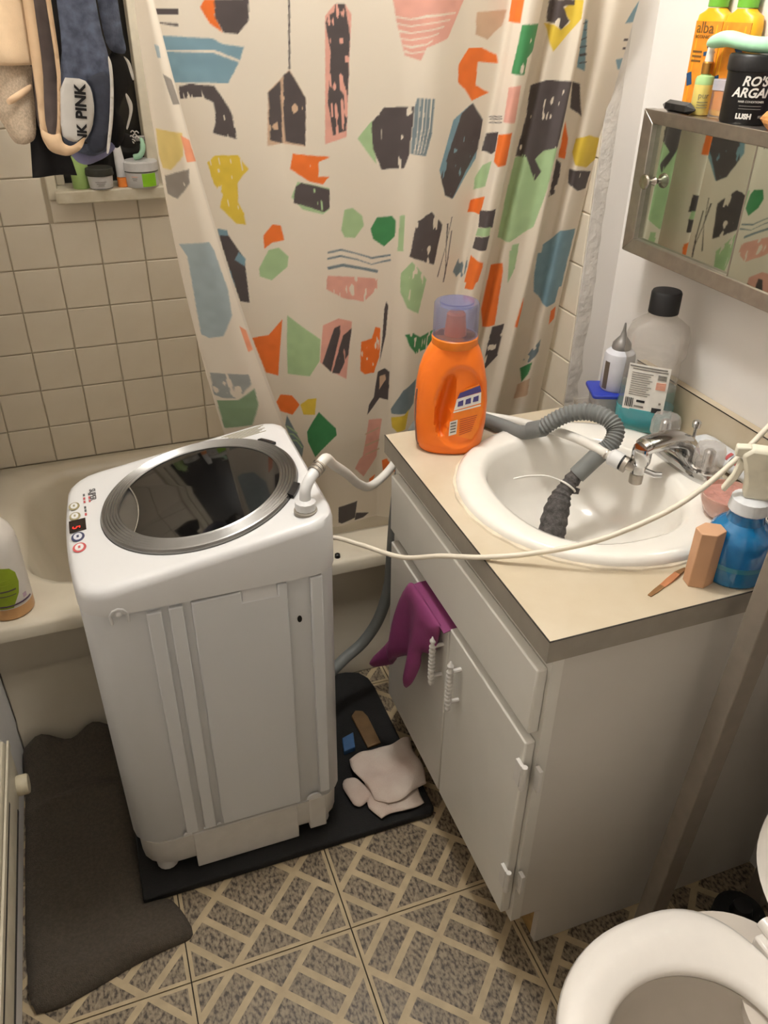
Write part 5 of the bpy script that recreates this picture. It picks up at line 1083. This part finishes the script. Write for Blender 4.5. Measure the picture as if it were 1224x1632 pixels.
# heater at the left wall
he = thing('baseboard_heater', 'cream baseboard heater with round knob on the left wall', 'heater', (XL+.02,.0,.19))
build(MB().prism([(XL+.001,.185),(XL+.030,.185),(XL+.034,.20),(XL+.034,.288),(XL+.026,.306),(XL+.001,.306)], 'y', -1.1, .562), 'cover', 'heater_cream', he, bevel=.002)
build(MB().box(XL+.033,XL+.0375,-1.1,.560,.290,.306), 'top_lip', 'heater_cream', he, bevel=.001)
build(MB().box(XL+.0335,XL+.0355,-1.1,.47,.205,.212), 'lower_groove', 'dark_line', he, smooth=0); build(MB().box(XL+.0335,XL+.036,-1.1,.43,.275,.281), 'upper_groove', 'dark_line', he, smooth=0)
build(MB().lathe([(0,0),(.019,0),(.020,.003),(.020,.018),(.018,.021),(0,.021)], (XL+.034,.525,.215), n=28, R=Matrix.Rotation(PI/2,3,'Y')), 'knob', 'knob_cream', he)
# ---------------------------------------------------------------- soap jug on the tub rim
jc = (-.777,.873,.386); jug = thing('soap_jug', 'white soap jug with lime label and amber soap on tub rim', 'jug', jc)
build(MB().lathe([(0,0),(.045,0),(.048,.004),(.048,.030)], jc, n=36), 'soap', 'amber_liquid', jug); build(MB().lathe([(.048,.0302),(.048,.160),(.046,.185),(.040,.205),(.028,.222),(.018,.232),(.016,.25)], jc, n=36), 'body', 'jug_white', jug); build(MB().lathe([(.018,.2505),(.018,.275),(0,.276)], jc, n=24), 'cap', 'jug_white', jug)
ja = facing(jc[0],jc[1])
f_ = cyl_map((jc[0],jc[1],.386+.085), .0482, ja)
lm_ = [(-.05,-.052),(.004,-.052),(.010,-.040),(.022,-.020),(.028,.005),(.026,.030),(.016,.044),(.0,.050),(-.05,.046)]
def bend(pl, m_, name, t=.0008, par=None): 
    P = [Vector(p) for p in pl]; Q = []
    for i in range(len(P)):
        a, b = P[i], P[(i+1) % len(P)]
        for k in range(4): Q.append(a+(b-a)*k/4)
    cxm = sum(p.x for p in Q)/len(Q); cym = sum(p.y for p in Q)/len(Q)
    rings = [[f_(p.x,p.y,0) for p in Q]]+[[f_(cxm+(p.x-cxm)*k, cym+(p.y-cym)*k, t) for p in Q] for k in (1.,.75,.5,.25,.01)]
    return build(MB().loft(rings, cap0=False), name, m_, par or jug, smooth=60)
lab = bend(lm_, 'jug_lime', 'label')
for k, (w, y) in enumerate(((.03,.018),(.036,.006),(.04,-.008),(.036,-.02))): build(patch(shift(f_, -.002, y), w, .0035 if k < 3 else .002, 5, 1, .0012), 'label_print', 'jug_lime' if k < 2 else 'tag_brown', lab)
build(patch(shift(f_, .0, -.046), .10, .003, 12, 1, .0014), 'label_stripe', 'jug_violet', jug)
build(patch(shift(f_, .034, -.034), .009, .010, 3, 1, .0008), 'label_print', 'lilac', jug)
tag(build(MB().lathe([(0,0),(.007,0),(.0065,.008),(.004,.010),(0,.010)], (-.052,.822,.3862), n=14), 'rubber_plug', 'black_plastic', at=(-.052,.822,.386)), 'tiny black plug on the tub rim right of the machine', 'plug')
# ---------------------------------------------------------------- things on the window sill
SZ2 = WZ0+.0262
def yb(d): return YB-.03+d
c = (-.425, 1.515, SZ2); t = thing('cosmetic_jar', 'small pale jar with black lid on the window sill', 'jar', c)
build(MB().lathe([(0,0),(.026,0),(.0275,.003),(.030,.030)], c, n=30), 'body', 'tube_white', t); build(MB().lathe([(.0325,.0305),(.0335,.033),(.0325,.046),(.030,.048),(0,.048)], c, n=30), 'lid', 'cap_dark', t)
build(MB().lathe([(.0262,.001),(.0272,.0012),(.0272,.0028),(.0262,.003)], c, n=30), 'base_ring', 'cap_dark', t)
for k in range(3): build(patch(cyl_map((c[0],c[1],c[2]+.018-k*.004), .0294, facing(c[0],c[1])), .026-(k*.006), .0012, 5, 1), 'label_line', 'label_grey', t)
c = (-.373, 1.520, SZ2); t = thing('standing_tube', 'white tube standing on its orange cap between two jars', 'tube', c)
build(MB().lathe([(0,0),(.0125,0),(.013,.002),(.0125,.022),(0,.023)], c, n=24), 'cap', 'cap_orange', t)
build(MB().loft([[(c[0]+.0122*math.cos(2*PI*k/20), c[1]+.0122*math.sin(2*PI*k/20), c[2]+.0232) for k in range(20)], [(c[0]-.001+.0115*math.cos(2*PI*k/20), c[1]+.009*math.sin(2*PI*k/20), c[2]+.06) for k in range(20)], [(c[0]-.003+.0085*math.cos(2*PI*k/20), c[1]+.0025*math.sin(2*PI*k/20), c[2]+.098) for k in range(20)]]), 'tube', 'tube_white', t)
c = (-.326, 1.520, SZ2); t = thing('body_butter_tub', 'wide white-lidded tub with lime green label on the sill', 'jar', c)
build(MB().lathe([(0,0),(.038,0),(.040,.003),(.040,.036)], c, n=36), 'body', 'tube_white', t); build(MB().lathe([(.041,.0365),(.042,.038),(.041,.056),(.038,.059),(0,.060)], c, n=36), 'lid', 'tube_white', t)
build(patch(cyl_map((c[0],c[1],c[2]+.018), .0402, facing(c[0],c[1])+.45), .036, .030, 8, 1, .0006), 'label', 'label_lime', t); build(MB().lathe([(.0405,.0345),(.0412,.035),(.0412,.037),(.0405,.0375)], c, n=36), 'seam', 'cap_dark', t)
for k in range(3): build(patch(cyl_map((c[0],c[1],c[2]+.026-k*.004), .0402, facing(c[0],c[1])-.45), .016-k*.003, .0014, 4, 1), 'label_line', 'label_peach' if k == 0 else 'label_grey', t)
c = (-.470, 1.530, SZ2); t = thing('green_bottle', 'lime green bottle behind the black-lidded jar on the sill', 'bottle', c)
build(MB().lathe([(0,0),(.020,0),(.021,.003),(.021,.060),(.016,.070),(.010,.075),(.010,.085),(0,.085)], c, n=24), 'body', 'glass_green', t); build(MB().lathe([(.011,.0855),(.011,.10),(0,.101)], c, n=20), 'cap', 'cap_dark', t)
rz = smooth_path([(-.338,1.515,SZ2+.066),(-.325,1.510,SZ2+.070),(-.316,1.515,SZ2+.082),(-.314,1.522,SZ2+.10),(-.318,1.528,SZ2+.108)], 5)
t = thing('razor', 'green-handled razor lying on the white tub lid', 'razor', (-.326,1.516,SZ2+.060)); build(MB().tube(rz, [.007]*6+[.0065]*8+[.005]*(len(rz)-14), 12), 'handle', 'teal_plastic', t); build(MB().box(-.332,-.306,1.522,1.534,SZ2+.100,SZ2+.112), 'head', 'tip_grey', t, bevel=.002)
# ---------------------------------------------------------------- clothes on the drying bar
def lift(pl): return [(x, 1.925 if z > 1.52 else z) for x, z in pl]
def hang(yp, amp=.009, k=75., ph=0.): return lambda a, b, h: (a, yp-h+amp*math.sin(a*k+ph+b*2)*min(1., max(0.,(1.95-b)*2)), b)
def gar(pl, name, m_, par, yp, t=.006, step=.012, rnd=2, **kw): return build(pillow(lift(pl), hang(yp, **kw), t, step, rnd=rnd), name, m_, par, smooth=75)
t = thing('cream_garment', 'cream lace-trimmed garment hanging at the far left', 'clothing', (-.56,1.0,1.29))
gar(CREAM_TOP, 'upper_cloth', 'cream_cloth', t, .998, .005, rnd=0); gar(CREAM_LOW, 'lace_panel', 'mesh_cloth', t, 1.022, .007); gar(CREAM_BAND, 'band', 'band_cloth', t, 1.003, .004, .006)
t = thing('tan_bra', 'tan strappy bra hanging next to the blue shorts', 'clothing', (-.5,1.0,1.27)); gar(TAN_BACK, 'inner_cloth', 'mauve_cloth', t, 1.036, .005, ph=1.); gar(TAN_A, 'strap', 'tan_cloth', t, .992, .004, .008, amp=.002); gar(TAN_B, 'strap', 'tan_cloth', t, .993, .004, .006, amp=.002); gar(TAN_CUP, 'cup', 'tan_cloth', t, .982, .006, .008, amp=.003)
t = thing('blue_shorts', 'faded blue shorts with a white PINK waistband', 'clothing', (-.44,1.0,1.26)); gar(BLUE_MAIN, 'cloth', 'blue_cloth', t, 1.005, .007, amp=.007, k=75); gar(NAVY, 'side_panel', 'dark_blue_cloth', t, .993, .003, .008, amp=.002); wbn = gar(WAIST, 'waistband', 'waist_satin', t, .986, .002, .008, rnd=1, amp=.001)
gar(TRIM, 'lace_trim', 'white_cloth', t, .990, .002, .005, amp=.001)
for z_, bdy in ((1.356,'PINK'),(1.304,'NK')):
    xx = -.456-(1.348-z_)*.13; text(bdy, .025 if bdy == 'PINK' else .022, frame_map((xx,.9815,z_), (.12,0,1), (-1,0,.12)), 'lettering', 'black_cloth', wbn, extrude=.0006, offset=.0009)
t = thing('lavender_top', 'lavender cloth hanging lowest beneath the blue shorts', 'clothing', (-.45,1.02,1.25)); gar(LAV+[], 'cloth', 'lavender_cloth', t, 1.022, .004, .008); gar([(-.455,1.925),(-.435,1.925),(-.43,1.275),(-.47,1.275)], 'back_cloth', 'lavender_cloth', t, 1.026, .003)
t = thing('denim_shorts', 'lighter blue shorts hanging right beside the PINK waistband shorts', 'clothing', (-.39,1.02,1.43)); gar(BLUE_SIDE, 'cloth', 'blue_cloth', t, 1.022, .006, ph=2.)
t = thing('black_lace_top', 'black garment with white edging hanging nearest the curtain', 'clothing', (-.38,1.04,1.27)); gar(BLACK_R, 'cloth', 'black_cloth', t, 1.044, .005, .01); gar([(-.40,1.925),(-.375,1.925),(-.365,1.42),(-.395,1.42)], 'hanging_strap', 'black_cloth', t, 1.046, .003)
gar(WHITE_EDGE, 'edging', 'white_cloth', t, 1.036, .0015, .005, amp=.001); gar(WHITE_EDGE2, 'edging', 'white_cloth', t, 1.037, .0015, .005, amp=.001); pp = gar(PATT, 'patterned_edge', 'black_cloth', t, 1.054, .003, .006)
rng = random.Random(2)
for k in range(9):
    x_, z_ = -.395+.03*rng.random(), 1.274+.022*rng.random(); build(MB().tube(smooth_path([(x_,1.049,z_),(x_+.004,1.049,z_+.003),(x_+.008,1.049,z_-.001)], 3), .0011, 5), 'white_print', 'white_cloth', pp)
for k, (x_, z_) in enumerate(((-.3955,1.40),(-.397,1.375),(-.400,1.35),(-.404,1.325),(-.409,1.30))): pass
t = thing('black_leggings', 'plain black cloth hanging low behind the tan bra', 'clothing', (-.52,1.06,1.22)); gar(BLACK_L, 'cloth', 'black_cloth', t, 1.064, .004, .01, rnd=0); gar([(-.54,1.925),(-.50,1.925),(-.495,1.28),(-.548,1.28)], 'back_cloth', 'black_cloth', t, 1.066, .003)
